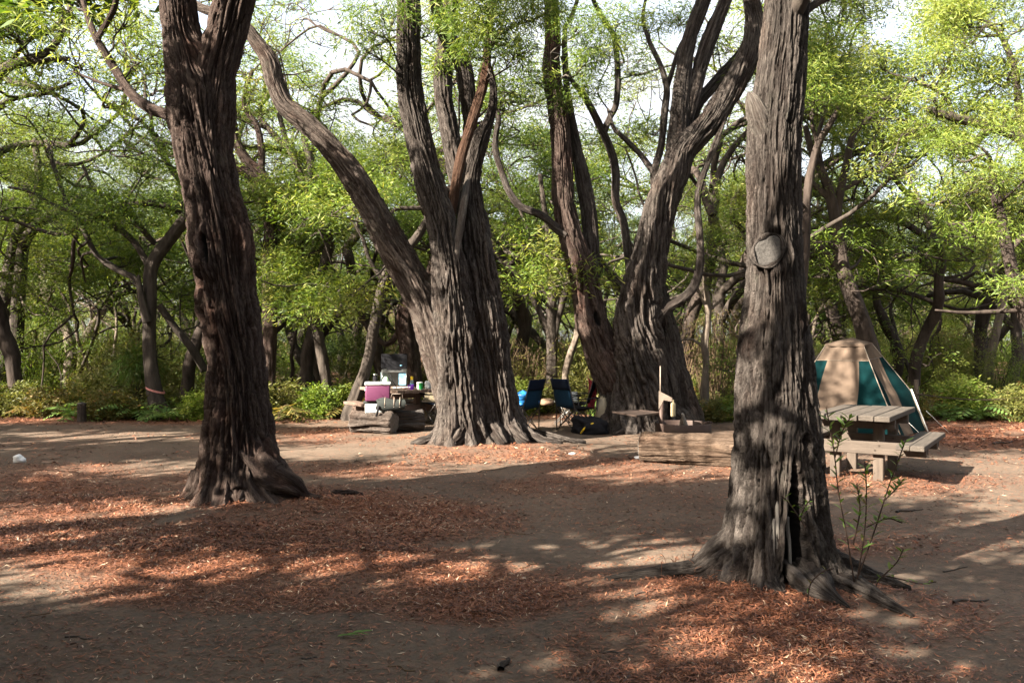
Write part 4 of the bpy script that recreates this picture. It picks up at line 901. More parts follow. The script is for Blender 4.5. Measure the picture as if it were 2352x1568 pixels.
# trees all round the clearing, outside the picture on the other sides
sd2 = np.random.default_rng(10)
for gx in np.arange(-8, 24, 4.0):
    for gy in np.arange(-16, 17, 4.0):
        x = gx+sd2.uniform(-1.2, 1.2); y = gy+sd2.uniform(-1.2, 1.2)
        if (y > -7.5 and x < .64*max(y, 0)+7.5) or (y <= -7.5 and x < 2 and y > -12.5): continue
        place('peppermint_tree', ARCH[int(sd2.integers(0, 5))], ('trunk', 'crown'), 'shade tree standing outside the picture, behind or right of the camera', 'tree', 'trees round the camera', x, y, sd2.random()*6.28, 1.15)

# ------------------------------------------------------------------ undergrowth
def bush_mesh(seed, r, h, n, temps, leaf, stems, smat):
    rng = np.random.default_rng(seed); brs = []
    d = rng.normal(size=(n, 3)); d /= np.linalg.norm(d, axis=1)[:, None]; d[:, 2] = np.abs(d[:, 2])
    p = d*(rng.random(n)**.45)[:, None]*np.array([r, r, h])*(.8+.4*rng.random(n))[:, None]
    p[:, :2] *= (.55+.45*np.sqrt(np.clip(p[:, 2:]/h, 0, 1)))
    for k in range(stems):
        e = p[rng.integers(0, n)]; m = e*np.array([.35, .35, .5])+rng.normal(size=3)*.08; brs.append((spline(np.array([[e[0]*.12, e[1]*.12, -.03], m, e]), 6), np.linspace(.014*max(h, .6), .003, 6)))
    V, q = thin_tubes(brs, 4); tm = mk_mesh('stems', V, q, smat)
    V, q, at = foliage(rng, p, temps, .7, 1.3); return tm, mk_mesh('leaves', V, q, leaf, at, smooth=False)
def brush_mesh(seed, r, h, n):
    """dead twiggy brushwood: drooping brown rods with a few leaves"""
    rng = np.random.default_rng(seed); brs = []
    for k in range(n):
        a = rng.random()*6.28; rr_ = r*rng.random()**.6; top = np.array([math.cos(a)*rr_, math.sin(a)*rr_, h*(.45+.55*rng.random())])
        b = np.array([math.cos(a)*rr_*.3, math.sin(a)*rr_*.3, 0]) if k % 3 == 0 else top+np.array([rng.normal()*.2, rng.normal()*.2, .1])
        e = top+np.array([math.cos(a)*.3, math.sin(a)*.3, -h*(.25+.4*rng.random())])+rng.normal(size=3)*.15
        pts = np.array([b, top, e]) if k % 3 == 0 else np.array([b, (b+e)/2+rng.normal(size=3)*.12, e]); brs.append((spline(pts, 7), np.linspace(.01 if k % 3 == 0 else .006, .0025, 7)))
    V, q = thin_tubes(brs, 3); tm = mk_mesh('twigs', V, q, M_BRUSH)
    d = rng.normal(size=(60, 3)); d /= np.linalg.norm(d, axis=1)[:, None]; p = d*np.array([r, r, h*.45])*(rng.random((60, 1))**.4)+np.array([0, 0, h*.5])
    V, q, at = foliage(rng, p, SP_MID, .7, 1.2); return tm, mk_mesh('leaves', V, q, M_SCRUB, at, smooth=False)
def fern_mesh(seed, nf, L, leaf):
    rng = np.random.default_rng(seed); V, lv = [], []; brs = []
    for k in range(nf):
        a = k*2.4+rng.random()*.4; up = .55+.5*rng.random(); l = L*(.7+.5*rng.random()); m = 16
        t = np.linspace(0, 1, m); x = l*t*(.55+.35*t); z = l*(up*t-.75*t**2.2); C = np.stack([np.cos(a)*x, np.sin(a)*x, z+.02], -1)
        brs.append((C, np.linspace(.005, .0015, m))); side = np.array([-math.sin(a), math.cos(a), 0])
        for i in range(2, m):
            pl = .3*l*math.sin(math.pi*(.12+.86*t[i]))**.8; tn = unit(C[min(i+1, m-1)]-C[i-1])
            for sgn in (-1, 1):
                dr = unit(side*sgn+tn*.45+np.array([0, 0, -.25+.2*rng.normal()])); b = C[i]; wv = tn*.018*l/.6
                V.append([b, b+dr*pl*.5+wv, b+dr*pl, b+dr*pl*.5-wv]); lv.append(np.clip(.5+.2*rng.normal(), 0, 1))
    Vt, q = thin_tubes(brs, 3); tm = mk_mesh('stems', Vt, q, M_BRUSH)
    V = np.array(V).reshape(-1, 3); return tm, mk_mesh('fronds', V, np.arange(len(V)).reshape(-1, 4), leaf, {'lv': np.repeat(lv, 4)}, smooth=False)
LOW = [bush_mesh(401, .55, .6, 150, SP_BUSH, M_BRACK, 14, M_BRUSH), bush_mesh(402, .7, .8, 190, SP_BUSH, M_SCRUB, 16, M_BRUSH), bush_mesh(403, .5, .7, 140, SP_BUSH, M_LEAFY, 12, M_BRUSH), fern_mesh(404, 14, .9, M_FERN), fern_mesh(405, 13, .85, M_BRACK)]
TALL = [bush_mesh(411, 1.1, 2.2, 330, SP_MID, M_LEAFY, 22, M_BARKF), bush_mesh(412, 1.2, 1.8, 320, SP_MID, M_SCRUB, 24, M_BRUSH), brush_mesh(413, 1.0, 1.9, 230), bush_mesh(414, 1.0, 2.6, 300, SP_MID, M_LEAF, 20, M_BARKF), brush_mesh(415, 1.2, 2.5, 260)]
ru = np.random.default_rng(88)
def edge_y(x):                                           # where the clearing stops
    return 17.6+.8*math.sin(x*.45+1)+.35*math.sin(x*1.7)+(.6 if -5.5 < x < -2 else 0)
def place_bush(kind, k, x, y, s, label, group, cat='shrub', sz=1.0, rz=None):
    ms = (LOW if kind == 'low' else TALL)[k]
    nm = 'fern' if (kind == 'low' and k > 2) else 'shrub'
    names = ('twigs', 'leaves') if (kind == 'tall' and k in (2, 4)) else (('stems', 'fronds') if nm == 'fern' else ('stems', 'leaves'))
    place(nm, ms, names, label if group is None else label+', '+between(x, y), 'fern' if nm == 'fern' else cat, group, x, y, ru.random()*6.28 if rz is None else rz, s, sz)
LOWL = ['low orange-brown bracken tuft', 'low olive scrub', 'low yellow-green shrub', 'low bright green fern', 'low rusty dry fern']
TALLL = ['tall leafy green shrub', 'tall brownish scrub bush', 'tangle of dead brown brushwood', 'tall dark green shrub', 'high curtain of dead brown twigs']
x = -13.5
while x < 14:
    for row in range(2):
        k = int(ru.choice(5, p=[.24, .22, .18, .2, .16])); y = edge_y(x)+row*.9+ru.uniform(-.15, .5)
        xx = x+ru.uniform(-.2, .2)
        if 4.0 < xx < 7.6 and y < 18.6: y = 18.6+ru.random()
        place_bush('low', k, xx, y, ru.uniform(.7, 1.15), LOWL[k], 'low growth along the edge of the clearing')
    x += .55
cnt = 0
while cnt < 66:
    y = ru.uniform(19.0, 33); x = ru.uniform(-1, 1)*(.64*y+1)
    if not free(x, y, .8): continue
    k = int(ru.choice(5, p=[.38, .3, .03, .26, .03]))
    place_bush('tall', k, x, y, ru.uniform(.75, 1.2), TALLL[k], 'tall undergrowth beyond the clearing', sz=ru.uniform(.85, 1.2)); cnt += 1
cnt = 0
while cnt < 80:
    y = ru.uniform(34, 80); x = ru.uniform(-1, 1)*(.64*y+1); k = int(ru.choice(5, p=[.38, .25, .02, .33, .02]))
    place_bush('tall', k, x, y, ru.uniform(1.2, 1.8), 'far shrub under the trees', 'far undergrowth under the trees', sz=1.1); cnt += 1
place_bush('tall', 0, P(2190, 0, 18)[0], 18.0, .62, 'rounded bright green bush by the wire fence right of the tent', None, sz=.85, rz=.4)
place_bush('tall', 4, P(1640, 0, 18.8)[0], 18.8, .9, 'brown beard of dead twigs hanging right of the V-shaped tree', None, rz=1.1)
place_bush('low', 3, P(1650, 0, 17.2)[0], 17.2, 1.05, 'largest pale green fern, between the V-shaped tree and the nearest trunk', None)
place_bush('low', 0, P(1630, 0, 16.7)[0], 16.7, .7, 'red-brown bracken in front of the pale green fern', None)
place_bush('low', 2, P(1665, 0, 16.9)[0], 16.9, .7, 'yellow-green shrub beside the red-brown bracken', None)
place_bush('low', 3, P(2230, 0, 16.9)[0], 16.9, .95, 'green fern arching under the fence wire', None)

# grass tree
def grass_tree():
    rng = np.random.default_rng(6); c = P(318, 835, 19.2)
    root = thing('grass_tree', 'spiky grass tree skirt behind the taped trunk', 'plant', (c[0], 19.2, 0)); V = []
    for i in range(900):
        d = rng.normal(size=3); d[2] = d[2]*.8+.1; d = unit(d); l = .75*(.7+.5*rng.random()); s = unit(np.cross(d, rng.normal(size=3)))*.006
        m = d*l*.55; e = d*l+np.array([0, 0, -.28*(1-abs(d[2]))-.1]); V.append([c+s*.5, c+m+s, c+e, c+m-s])
    V = np.array(V).reshape(-1, 3); o = wpart('blades', V, np.arange(len(V)).reshape(-1, 4), M_FERN, root, {'lv': np.repeat(np.clip(.35+.2*rng.normal(size=900), 0, 1), 4)}, smooth=False); o['kind'] = 'stuff'
    pts = np.array([[c[0], c[1], -.1, .13], [c[0], c[1], c[2]*.5, .12], [*c, .11]]); V, f, at, _, _ = trunk_tube(pts, .05, 20, .02, 9, 4); wpart('trunk', V, f, M_BARKD, root, at)
grass_tree()

# ------------------------------------------------------------------ leaf litter on the ground
def litter():
    rng = np.random.default_rng(55); PX = []
    def take(n, y0, y1, L, W, thr):
        y = 1/(rng.random(n)*(1/y0-1/y1)+1/y1); hw = .64*y+.4; x = rng.uniform(-1, 1, n)*hw
        d = density(x, y); k = rng.random(n) < np.clip(d*thr, 0, 1); x, y, d = x[k], y[k], d[k]; m = len(x)
        z = gz(x, y)+.012*np.clip(d-.3, 0, 1)+.004+rng.random(m)*.022*np.clip(d, 0, 1)
        a = rng.random(m)*6.283; tilt = rng.normal(size=m)*.28; l = L*(.55+.8*rng.random(m)); ww = W*(.7+.6*rng.random(m))
        dx = np.stack([np.cos(a), np.sin(a), tilt], -1); sx = np.stack([-np.sin(a), np.cos(a), rng.normal(size=m)*.35], -1); b = np.stack([x, y, z], -1)
        cv = (rng.normal(size=m)*.16*l)[:, None]*sx; up = np.zeros((m, 3)); up[:, 2] = l*rng.normal(size=m)*.1
        q = np.stack([b-dx*l[:, None]*.5, b+sx*ww[:, None]*.5+cv+up, b+dx*l[:, None]*.5, b-sx*ww[:, None]*.5+cv+up], 1)
        q[..., 2] = np.maximum(q[..., 2], (gz(x, y)+.003)[:, None])
        tone = .48+.27*rng.normal(size=m)+.18*fbm(x*1.2, y*1.2, 0, 8, 2)
        return q.reshape(-1, 3), np.repeat(np.clip(tone, 0, 1), 4)
    o = [take(190000, 3.6, 7.5, .045, .007, .95), take(150000, 6.5, 12, .055, .0095, .85), take(60000, 11, 19, .085, .019, .7)]
    V = np.concatenate([a for a, _ in o]); lv = np.concatenate([b for _, b in o])
    me = mk_mesh('leaf_litter', V, np.arange(len(V)).reshape(-1, 4), M_LITTER, {'lv': lv}, smooth=False)
    tag(obj('leaf_litter', me), 'dry rust-red peppermint leaves strewn over the sandy ground', 'leaf litter', kind='stuff')
litter()

# ------------------------------------------------------------------ picnic tables
def picnic_table(label, x, y, rz, h, L, Wd, mats, npl, group=None, bolts=True):
    top_m, cross_m, post_m = mats; rnd = random.Random(int(x*100))
    root = thing('picnic_table', label, 'table', (x, y, float(gz(x, y))), rz)
    pw = Wd/npl
    for i in range(npl):
        MB().box((-Wd/2+pw*(i+.5)+rnd.uniform(-.002, .002), rnd.uniform(-.012, .012), h-.03+rnd.uniform(-.004, .004)), (pw-.014, L, .06), Matrix.Rotation(rnd.uniform(-.004, .004), 3, 'Z'), .006, .002).part('plank', top_m, root)
    for sy in (-1, 1):
        yy = sy*(L/2-.42)
        MB().box((0, yy, h-.062-.055), (Wd-.04, .08, .11), None, .006).part('top_bearer', cross_m, root)
        br = MB().box((0, yy-.092, h*.49), (Wd+.62, .06, .14), None, .006).part('seat_bearer', cross_m, root)
        for sx in (-1, 1):
            MB().box((sx*.235, yy, (h-.1-.15)/2-.0), (.11, .11, h-.1+.15), None, .007).part('post', post_m, root)
            if bolts:
                for dz in (-.025, .03):
                    b = MB(); b.tube([(sx*.235+dz*.8, yy-.105, h*.49+dz), (sx*.235+dz*.8, yy-.122, h*.49+dz)], .013, 10); b.part('bolt', M_RUST, br)
    for sx in (-1, 1):
        bx = sx*(Wd/2+.19)
        for j in (-1, 1):
            MB().box((bx+j*.072, rnd.uniform(-.01, .01), h*.6-.026), (.14, L+.02, .055), None, .006, .002).part('seat_plank', top_m, root)
        for sy in (-1, 1):
            MB().box((bx, sy*(L/2-.42)-.02, h*.6-.055-.036), (.25, .07, .07), None, .006).part('seat_cleat', cross_m, root)
    return root
picnic_table('weathered grey timber picnic table with benches, in front of the tent', 4.22, 10.2, math.radians(-33.5), .75, 1.72, .86, (M_WOOD, M_WOODX, M_WOODZ), 5)
T2 = (-2.25, 16.55); T2R = math.radians(33.5); T2H = .70
picnic_table('dark timber picnic table loaded with kitchen things, left of the broadest tree', T2[0], T2[1], T2R, T2H, 1.7, .8, (M_WOODD, M_WOODDX, M_WOODDZ), 5, bolts=False)
Z2 = float(gz(*T2))+T2H
def on_t2(px, z=Z2):                                   # a spot on the dark table along a line of sight
    return lambda Y: np.array([(px-CX)/F*Y, Y, z])

# ------------------------------------------------------------------ logs
def log(label, a, b, r, seed, mat, name='log', amp=.02, end=None, ridges=12, cracks=()):
    a = np.array(a, float); b = np.array(b, float); c = (a+b)/2
    root = thing(name, label, 'log', (c[0], c[1], 0))
    rows = [[*(a+(b-a)*t), r*(1+.07*math.sin(5*t+seed))*(.9 if t in (0, 1) else 1)] for t in (0, .025, .15, .35, .55, .75, .97, 1)]
    V, f, at, C, R = trunk_tube(np.array(rows), .018, 140, amp, ridges, seed, .08, None, (), .09, .55)
    n = 140; d = unit(b-a)
    f[1] = np.zeros((0, 3), int); wpart('body', V, f[0], mat, root, at)
    for k, (p, sg) in enumerate(((0, -1), (len(C)-1, 1))):
        ring = V[p*n:(p+1)*n]; cc = ring.mean(0)
        vs = [ring, cc+(ring-cc)*.96+d*sg*.006, cc+(ring-cc)*.6+d*sg*.004, cc+(ring-cc)*.25+d*sg*.008]; Vv = np.concatenate(vs+[cc[None]+d*sg*.006])
        idx = np.arange(4*n).reshape(4, n); rl = np.roll(idx, -1, axis=1)
        q = np.stack([idx[:-1], rl[:-1], rl[1:], idx[1:]], -1).reshape(-1, 4); tri = np.stack([idx[-1], rl[-1], np.full(n, 4*n)], -1)
        if sg < 0: q = q[:, ::-1]; tri = tri[:, ::-1]
        wpart('sawn_end', Vv, [q, tri], end or M_SCAR, root, {'ridge': np.full(len(Vv), .5), 'buv': Vv}, smooth=False)
    return root
M_LOGW = bark_material('bare_log', (.08, .054, .038), (.03, .018, .012), (.14, .1, .074))
M_LOGD = bark_material('old_log', (.06, .047, .04), (.035, .025, .021), (.1, .082, .072))
log('big barkless grey-brown log lying in front of the fire ring', (1.72, 11.32, .2), (3.35, 10.62, .2), .205, 5, M_LOGW, amp=.024, ridges=22)
L1 = log('old weathered log under the plum cooler box', (P(812, 0, 15.2)[0], 15.2, .17), (P(905, 0, 14.95)[0], 14.95, .165), .185, 8, M_LOGD, amp=.055)
log('blackened log against the dark picnic table', (P(900, 0, 15.3)[0], 15.3, .17), (P(972, 0, 15.45)[0], 15.45, .17), .18, 9, M_CHAR, amp=.055, end=M_CHAR)
log('sawn log end poking from the scrub behind the white box', (P(862, 0, 16.3)[0], 16.3, .16), (P(845, 0, 17.2)[0], 17.2, .16), .13, 10, M_LOGD, amp=.02, end=M_BROWNP)

# ------------------------------------------------------------------ fire ring with swinging hot plate
def fire_ring():
    c = P(1569, 0, 12.8); x, y = c[0], 12.8; z0 = float(gz(x, y))
    root = thing('fire_ring', 'rusty steel fire ring with a swinging hot plate on a post', 'fire ring', (x, y, z0))
    m = MB(); m.lathe([(.405, -.03), (.415, -.03), (.415, .365), (.411, .372), (.405, .372), (.401, .365), (.401, 0.0), (.405, -.03)], 56); m.f = m.f[:-2]; m.part('ring_wall', M_RUST, root, True)
    a = MB(); a.lathe([(.4, .03), (.25, .07), (.02, .09)], 24); a.part('ash_bed', M_CHAR, root, True)
    t = MB(); t.box((.37, -.1, .385), (.05, .1, .03), Matrix.Rotation(.3, 3, 'Z'), .004); t.part('lug', M_RUST, root)
    pp = P(1519, 0, 12.75); px, py = pp[0]-x, 12.75-y
    MB().tube([(px, py, -.1), (px, py, .72)], .034, 16).part('post', M_RUST, root, True)
    MB().tube([(px-.015, py, .7), (px-.015, py, 1.22)], .009, 8).part('rod', M_LIP, root, True)
    b = MB(); ph = .72
    b.add([(px-.04, py-.02, ph+.13), (px+.155, py-.03, ph+.03), (px+.155, py-.03, ph-.03), (px+.03, py-.02, ph-.005), (px-.04, py-.02, ph-.14)], [(0, 1, 2, 3, 4)])
    o = b.part('bracket', M_LIP, root); solid(o, .03)
    h = MB(); h.lathe([(.005, -.13), (.034, -.13), (.038, -.12), (.038, .055), (.03, .068), (.014, .075), (.014, .11), (.018, .115), (.0, .118)], 18, (px+.172, py-.03, .6)); ob = h.part('wooden_handle', M_HANDLE, root, True)
    cs = [P(1463.6, 0, 12.25), P(1516, 0, 12.8), P(1468, 0, 13.3), P(1408, 0, 12.95)]; ys = [12.25, 12.8, 13.3, 12.95]
    q = [(cs[i][0]-x, ys[i]-y) for i in range(4)]; zp = .515; pl = MB()
    pl.add([(a_, b_, zp) for a_, b_ in q]+[(a_, b_, zp-.012) for a_, b_ in q], [(0, 1, 2, 3), (7, 6, 5, 4)]+[(i, i+4, (i+1) % 4+4, (i+1) % 4) for i in range(4)])
    plate = pl.part('hot_plate', M_PLATE, root)
    for i in range(4):
        a_, b_ = q[i], q[(i+1) % 4]; e = MB(); d = Vector((b_[0]-a_[0], b_[1]-a_[1], 0)); e.box(((a_[0]+b_[0])/2, (a_[1]+b_[1])/2, zp+.0), (d.length+.02, .012, .026), Matrix.Rotation(math.atan2(d.y, d.x), 3, 'Z'), .003); e.part('rim', M_PLATE, plate)
    s = MB(); s.tube([(px, py, .5), (q[1][0]-.1, q[1][1]+.02, .498)], .016, 8); s.part('swing_arm', M_RUST, root, True)
    for i, (dx, dy, r, l, tz, lb) in enumerate(((-.12, .05, .045, .42, .5, 'split pale stick standing in the fire ring, nearer the post'), (.13, .0, .03, .5, -.55, 'thin stick leaning over the right rim of the fire ring'))):
        fw = thing('firewood', lb, 'firewood', (x+dx, y+dy, z0+.06)); u = np.array([tz*.5, -.2, .75]); u /= np.linalg.norm(u)
        pts = np.array([[0, 0, 0, r], [*(u*l*.5), r*.95], [*(u*l), r*.85]]); V, f, at, _, _ = trunk_tube(pts, .02, 14, .008, 6, 70+i); obj('stick', mk_mesh('stick', V, f, M_WOODZ if i == 0 else M_PALEWOOD, at), fw)
M_HANDLE = wood('handle_wood', (.16, .13, .07), (.3, .25, .16), 2)
fire_ring()

# ------------------------------------------------------------------ tent
def tent():
    Yc = 15.45; pk = P(1955, 775, Yc)
    root = thing('tent', 'tan and teal canvas touring tent with a square flat-topped crown', 'tent', (pk[0], Yc, float(gz(pk[0], Yc))))
    crown = [P(1899, 788, 15.35), P(1982, 789.5, 15.1), P(2000, 786, 15.6), P(1950, 786, 15.95), P(1905, 786, 15.75)]
    base = [np.array([4.35, 14.75, .03]), np.array([6.43, 14.1, .03]), np.array([7.3, 15.05, .03]), np.array([7.05, 16.9, .05]), np.array([4.75, 16.9, .05])]
    eave = [None, None, P(2091, 896, 15.2), P(2060, 890, 16.9), None]
    def corner(i, v):
        a, b, e = crown[i], base[i], eave[i]
        if e is None: return a+(b-a)*v+np.array([0, 0, -.05*math.sin(math.pi*v)])
        return a+(e-a)*v/.6 if v < .6 else e+(b-e)*(v-.6)/.4
    def surf(i):
        j = (i+1) % 5
        def fn(u, v, wr=1):
            a, b = corner(i, v), corner(j, v); p = a+(b-a)*u
            ed = np.array([b[1]-a[1], -(b[0]-a[0]), 0]); ed = ed/max(np.linalg.norm(ed), 1e-6)
            sag = -.075*math.sin(math.pi*u)*math.sin(math.pi*min(1, v*1.02))**.8
            wk = .012*math.sin(u*22+3*math.sin(v*2.2+i))*(1-.6*v)+.012*float(vnoise(u*7, v*2.2, i*5., 4))+.02*float(vnoise(u*3, v*1.5, i*3., 9))
            return p+ed*(sag+wk*wr)*min(1, 6*u, 6*(1-u))
        return fn
    for i in range(5):
        fn = surf(i); VB = .18
        bl, br = ((lambda v: .19+.17*v), (lambda v: .84-.2*v)) if i != 1 else ((lambda v: .36-.24*v), (lambda v: .82-.34*v))
        MB().grid(lambda u, v: fn(u, v*VB), 26, 8).part('upper_panel', M_TAN, root, True, True)
        for (lo, hi, mat, nm) in (((lambda v: 0), bl, M_TEAL, 'teal_panel'), (bl, br, M_TAN, 'tan_panel'), (br, (lambda v: 1), M_TEAL, 'teal_panel')):
            MB().grid(lambda u, v: (lambda vv: fn(lo(vv)+(hi(vv)-lo(vv))*u, vv))(VB+(1-VB)*v), 16, 30).part(nm, mat, root, True, True)
        sm = MB(); sm.tube([fn(u, VB)+np.array([0, -.004, 0]) for u in np.linspace(.02, .98, 20)], .005, 5); sm.part('band_seam', M_SEAM, root, True, True)
        s = MB(); s.tube([corner(i, v)+np.array([0, -.006, 0]) for v in np.linspace(.02, .98, 14)], .009, 6); s.part('corner_seam', M_SEAM, root, True, True)
    m = MB(); cc = sum(crown)/5; pk2 = pk+np.array([0, 0, .0])
    ring = [cc+(c-cc)*1.1+np.array([0, 0, -.015]) for c in crown]; rim2 = [r+np.array([0, 0, -.035]) for r in ring]
    m.add([pk2]+ring+rim2, [(0, 1+i, 1+(i+1) % 5) for i in range(5)]+[(1+i, 6+i, 6+(i+1) % 5, 1+(i+1) % 5) for i in range(5)]); m.part('roof_cap', M_TAN, root, False, True)
    po = MB(); po.tube([P(2093, 893, 15.16), P(2133, 994, 15.0)], .011, 8); po.part('awning_pole', M_WHITE, root, True, True)
    for p in (base[1], base[2]):
        g = MB(); g.tube([p+np.array([.0, -.01, .35]), p+np.array([.28, -.25, -.01])], .004, 5); g.part('guy_rope', M_WHITE, root, True, True)
M_SEAM = plain('pale_seam', (.12, .1, .08), .8)
tent()

# ------------------------------------------------------------------ folding camp chairs
def camp_chair(label, x, y, face, seatm, backm, name='camp_chair', hb=.94, scale=1.0):
    rz = math.atan2(face[1], face[0])-math.pi/2
    root = thing(name, label, 'chair', (x, y, float(gz(x, y))), rz, 'folding camp chairs'); root.scale = (scale,)*3
    w_, d_ = .27, .25; r = .009
    ft = {k: (sx*w_, sy*d_, .012) for k, (sx, sy) in dict(fl=(-1, 1), fr=(1, 1), bl=(-1, -1), br=(1, -1)).items()}
    tp = {k: (v[0]*1.0, v[1]*1.0, .43) for k, v in ft.items()}
    for a, b in (('fl', 'fr'), ('bl', 'br'), ('fl', 'bl'), ('fr', 'br')):
        for p, q in ((a, b), (b, a)): MB().tube([ft[p], tp[q]], r, 7).part('leg', M_TUBE, root, True)
    for k in ('bl', 'br'):
        sx = -1 if k == 'bl' else 1; MB().tube([ft[k], (sx*w_*1.02, -d_-.01, .45), (sx*w_*.9, -d_-.13, hb)], r*1.15, 7).part('back_post', M_TUBE, root, True)
    for k in ('fl', 'fr'):
        sx = -1 if k == 'fl' else 1; MB().tube([ft[k], (sx*w_*1.05, d_, .6)], r*1.1, 7).part('arm_post', M_TUBE, root, True)
        o = MB().grid(lambda u, v: (sx*(w_*1.05+(u-.5)*.09), d_+.03-(2*d_+.08)*v, .61-.02*math.sin(math.pi*v)), 3, 8).part('armrest', M_BLACK, root, True); solid(o, .014)
    for k in ft: MB().lathe([(.018, -.012), (.018, .012), (.01, .02)], 10, ft[k]).part('foot', M_BLACK, root, True)
    o = MB().grid(lambda u, v: ((u-.5)*2*w_, (.5-v)*2*d_, .43-.07*math.sin(math.pi*u)*math.sin(math.pi*min(1, v+.05))), 10, 10).part('seat', seatm, root, True); solid(o, .008)
    def bk(u, v):
        s = w_*(.98-.08*v); return ((u-.5)*2*s, -d_-.01-.13*v-.045*math.sin(math.pi*u)*(1-.5*v), .44+(hb-.44)*v)
    o = MB().grid(bk, 10, 6).part('backrest', backm, root, True); solid(o, .008)
    o = MB().grid(lambda u, v: (lambda p: (p[0]*1.03, p[1]-.012, p[2]+.008))(bk(u, .62+.38*v)), 10, 5).part('head_band', M_NAVY, root, True); solid(o, .012)
    return root
cy = 15.3
camp_chair('high-backed navy folding chair nearest the broadest tree, turned left', P(1192, 0, cy)[0], cy, (-.84, .54), M_BLACK, M_BLUE2)
camp_chair('middle folding chair of the three, blue panel on its tall back', P(1325, 0, cy+.05)[0], cy+.05, (.84, .54), M_BLACK, M_BLUE2)
camp_chair('low black folding chair nearest the V-shaped tree, red towel on its back', P(1326, 0, 16.15)[0], 16.15, (-.93, .36), M_BLACK, M_BLACK, hb=.86)
camp_chair('folding chair half hidden by the roots, beside the dark picnic table', P(1012, 0, 16.2)[0], 16.2, (-.6, .8), M_NAVY, M_BLACK, hb=.62)
def cloth(name, label, cat, fn, nu, nv, mat, loc, thick=.012):
    me = MB().grid(fn, nu, nv).mesh(name, mat, True); o = obj(name, me); o.location = tuple(map(float, loc)); tag(o, label, cat); solid(o, thick); return o
# red towel over the chair back
tw = P(1356, 0, 16.0)
cloth('towel', 'red towel hanging over the back of a folding chair', 'towel', lambda u, v: ((u-.5)*.13+.015*math.sin(v*5), .02*math.sin(u*9+v*2), .875-.55*v+.03*math.cos(u*6)*(1-v)), 10, 18, M_RED, (tw[0]+.02, 15.92, float(gz(tw[0], 15.9))), .02)
def lump(name, label, cat, c, r, mat, seed, squash=1.0, detail=4, amp=.18, sharp=1.0):
    bm = bmesh.new(); bmesh.ops.create_icosphere(bm, subdivisions=detail, radius=1)
    co = np.array([v.co[:] for v in bm.verts]); n = 1+amp*fbm(co[:, 0]*1.3, co[:, 1]*1.3, co[:, 2]*1.3, seed, 3)+amp*.5*np.abs(fbm(co[:, 0]*4, co[:, 1]*4, co[:, 2]*4, seed+2, 2))
    co = np.sign(co)*np.abs(co)**sharp*n[:, None]*np.asarray(r); co[:, 2] = np.maximum(co[:, 2], -np.asarray(r)[2]*squash)
    for v, p in zip(bm.verts, co): v.co = p
    me = bpy.data.meshes.new(name); bm.to_mesh(me); bm.free(); me.materials.append(mat); me.polygons.foreach_set('use_smooth', np.ones(len(me.polygons), bool))
    o = obj(name, me); o.location = tuple(map(float, c)); tag(o, label, cat); return o
lump('sleeping_bag', 'shiny bright blue bundle on the folding chair by the broadest tree', 'bundle', (P(1202, 0, 15.35)[0], 15.34, .53), (.22, .17, .13), M_BLUE, 3, .8, 4, .6)
lump('hat', 'brown and grey hat lying between the two navy chairs', 'hat', (P(1256, 0, 15.8)[0], 15.85, .47), (.13, .11, .075), M_BROWNP, 5, .7, 3)
# low folding stand with a silver tray between the chairs
st = thing('camp_stand', 'small folding stand with a silver tray between the chairs', 'table', (P(1300, 0, 16.4)[0], 16.4, float(gz(1, 16.4))))
MB().box((0, 0, .43), (.5, .34, .012), None, .004).part('tray', M_STEEL, st)
for sx in (-1, 1):
    for sy in (-1, 1): MB().tube([(sx*.22, sy*.15, 0), (sx*-.2, sy*.15, .425)], .008, 6).part('leg', M_STEEL, st, True)
MB().box((.08, 0, .53), (.28, .02, .18), Matrix.Rotation(-.35, 3, 'X'), .004).part('tray_lid', M_STEEL, st)
# black bag with yellow strap, tan sheet behind
bg_ = P(1358, 0, 15.0)
lump('duffel_bag', 'slumped black bag with a yellow strap at the foot of the V-shaped tree', 'bag', (bg_[0], 15.0, float(gz(bg_[0], 15))+.115), (.3, .2, .19), M_BLACK, 9, .6, 4, .5)
lump('canvas_sheet', 'crumpled tan canvas leaning against the V-shaped tree behind the black bag', 'canvas', (P(1382, 0, 15.35)[0], 15.35, .3), (.12, .12, .32), M_BEIGE, 12, .9, 4, .22)
for o in list(bpy.data.objects):
    if o.name.startswith('duffel_bag'):
        m = MB(); m.tube([(-.2, -.2, -.09), (-.14, -.225, .0), (-.06, -.215, .06), (.02, -.2, .085)], .014, 8)
        s_ = obj('strap', m.mesh('strap', M_YEL, True), o); s_['label'] = 'yellow webbing strap'

# ------------------------------------------------------------------ things on and around the dark table
def rbox(bm_c, d, bev): return MB().box(bm_c, d, None, bev)
lz = .345
cb = thing('cooler_box', 'plum coloured cooler box with a white lid on top of the white box', 'cooler box', (P(868, 0, 15.2)[0], 15.2, 0), math.radians(8))
zc0 = 1.6-(921-784)/F*15.2
m = MB(); m.box((0, 0, zc0+.145), (.44, .29, .285), None, .03); m.part('tub', M_PURP, cb, True)
MB().box((0, 0, zc0+.315), (.465, .31, .055), None, .022).part('lid', M_WHITE, cb, True)
MB().box((-.226, 0, zc0+.2), (.02, .12, .03), None, .008).part('handle', M_WHITE, cb, True)
wb = thing('storage_box', 'white plastic box between the old log and the plum cooler', 'box', (P(862, 0, 15.22)[0], 15.22, 0), math.radians(10))
zl = lz-.01; MB().box((-.02, 0, (zl+zc0-.035)/2), (.32, .27, zc0-.035-zl), None, .015).part('tub', M_WHITE, wb, True)
MB().box((0, 0, zc0-.018), (.42, .28, .034), None, .01).part('lid', M_GREY, wb, True)
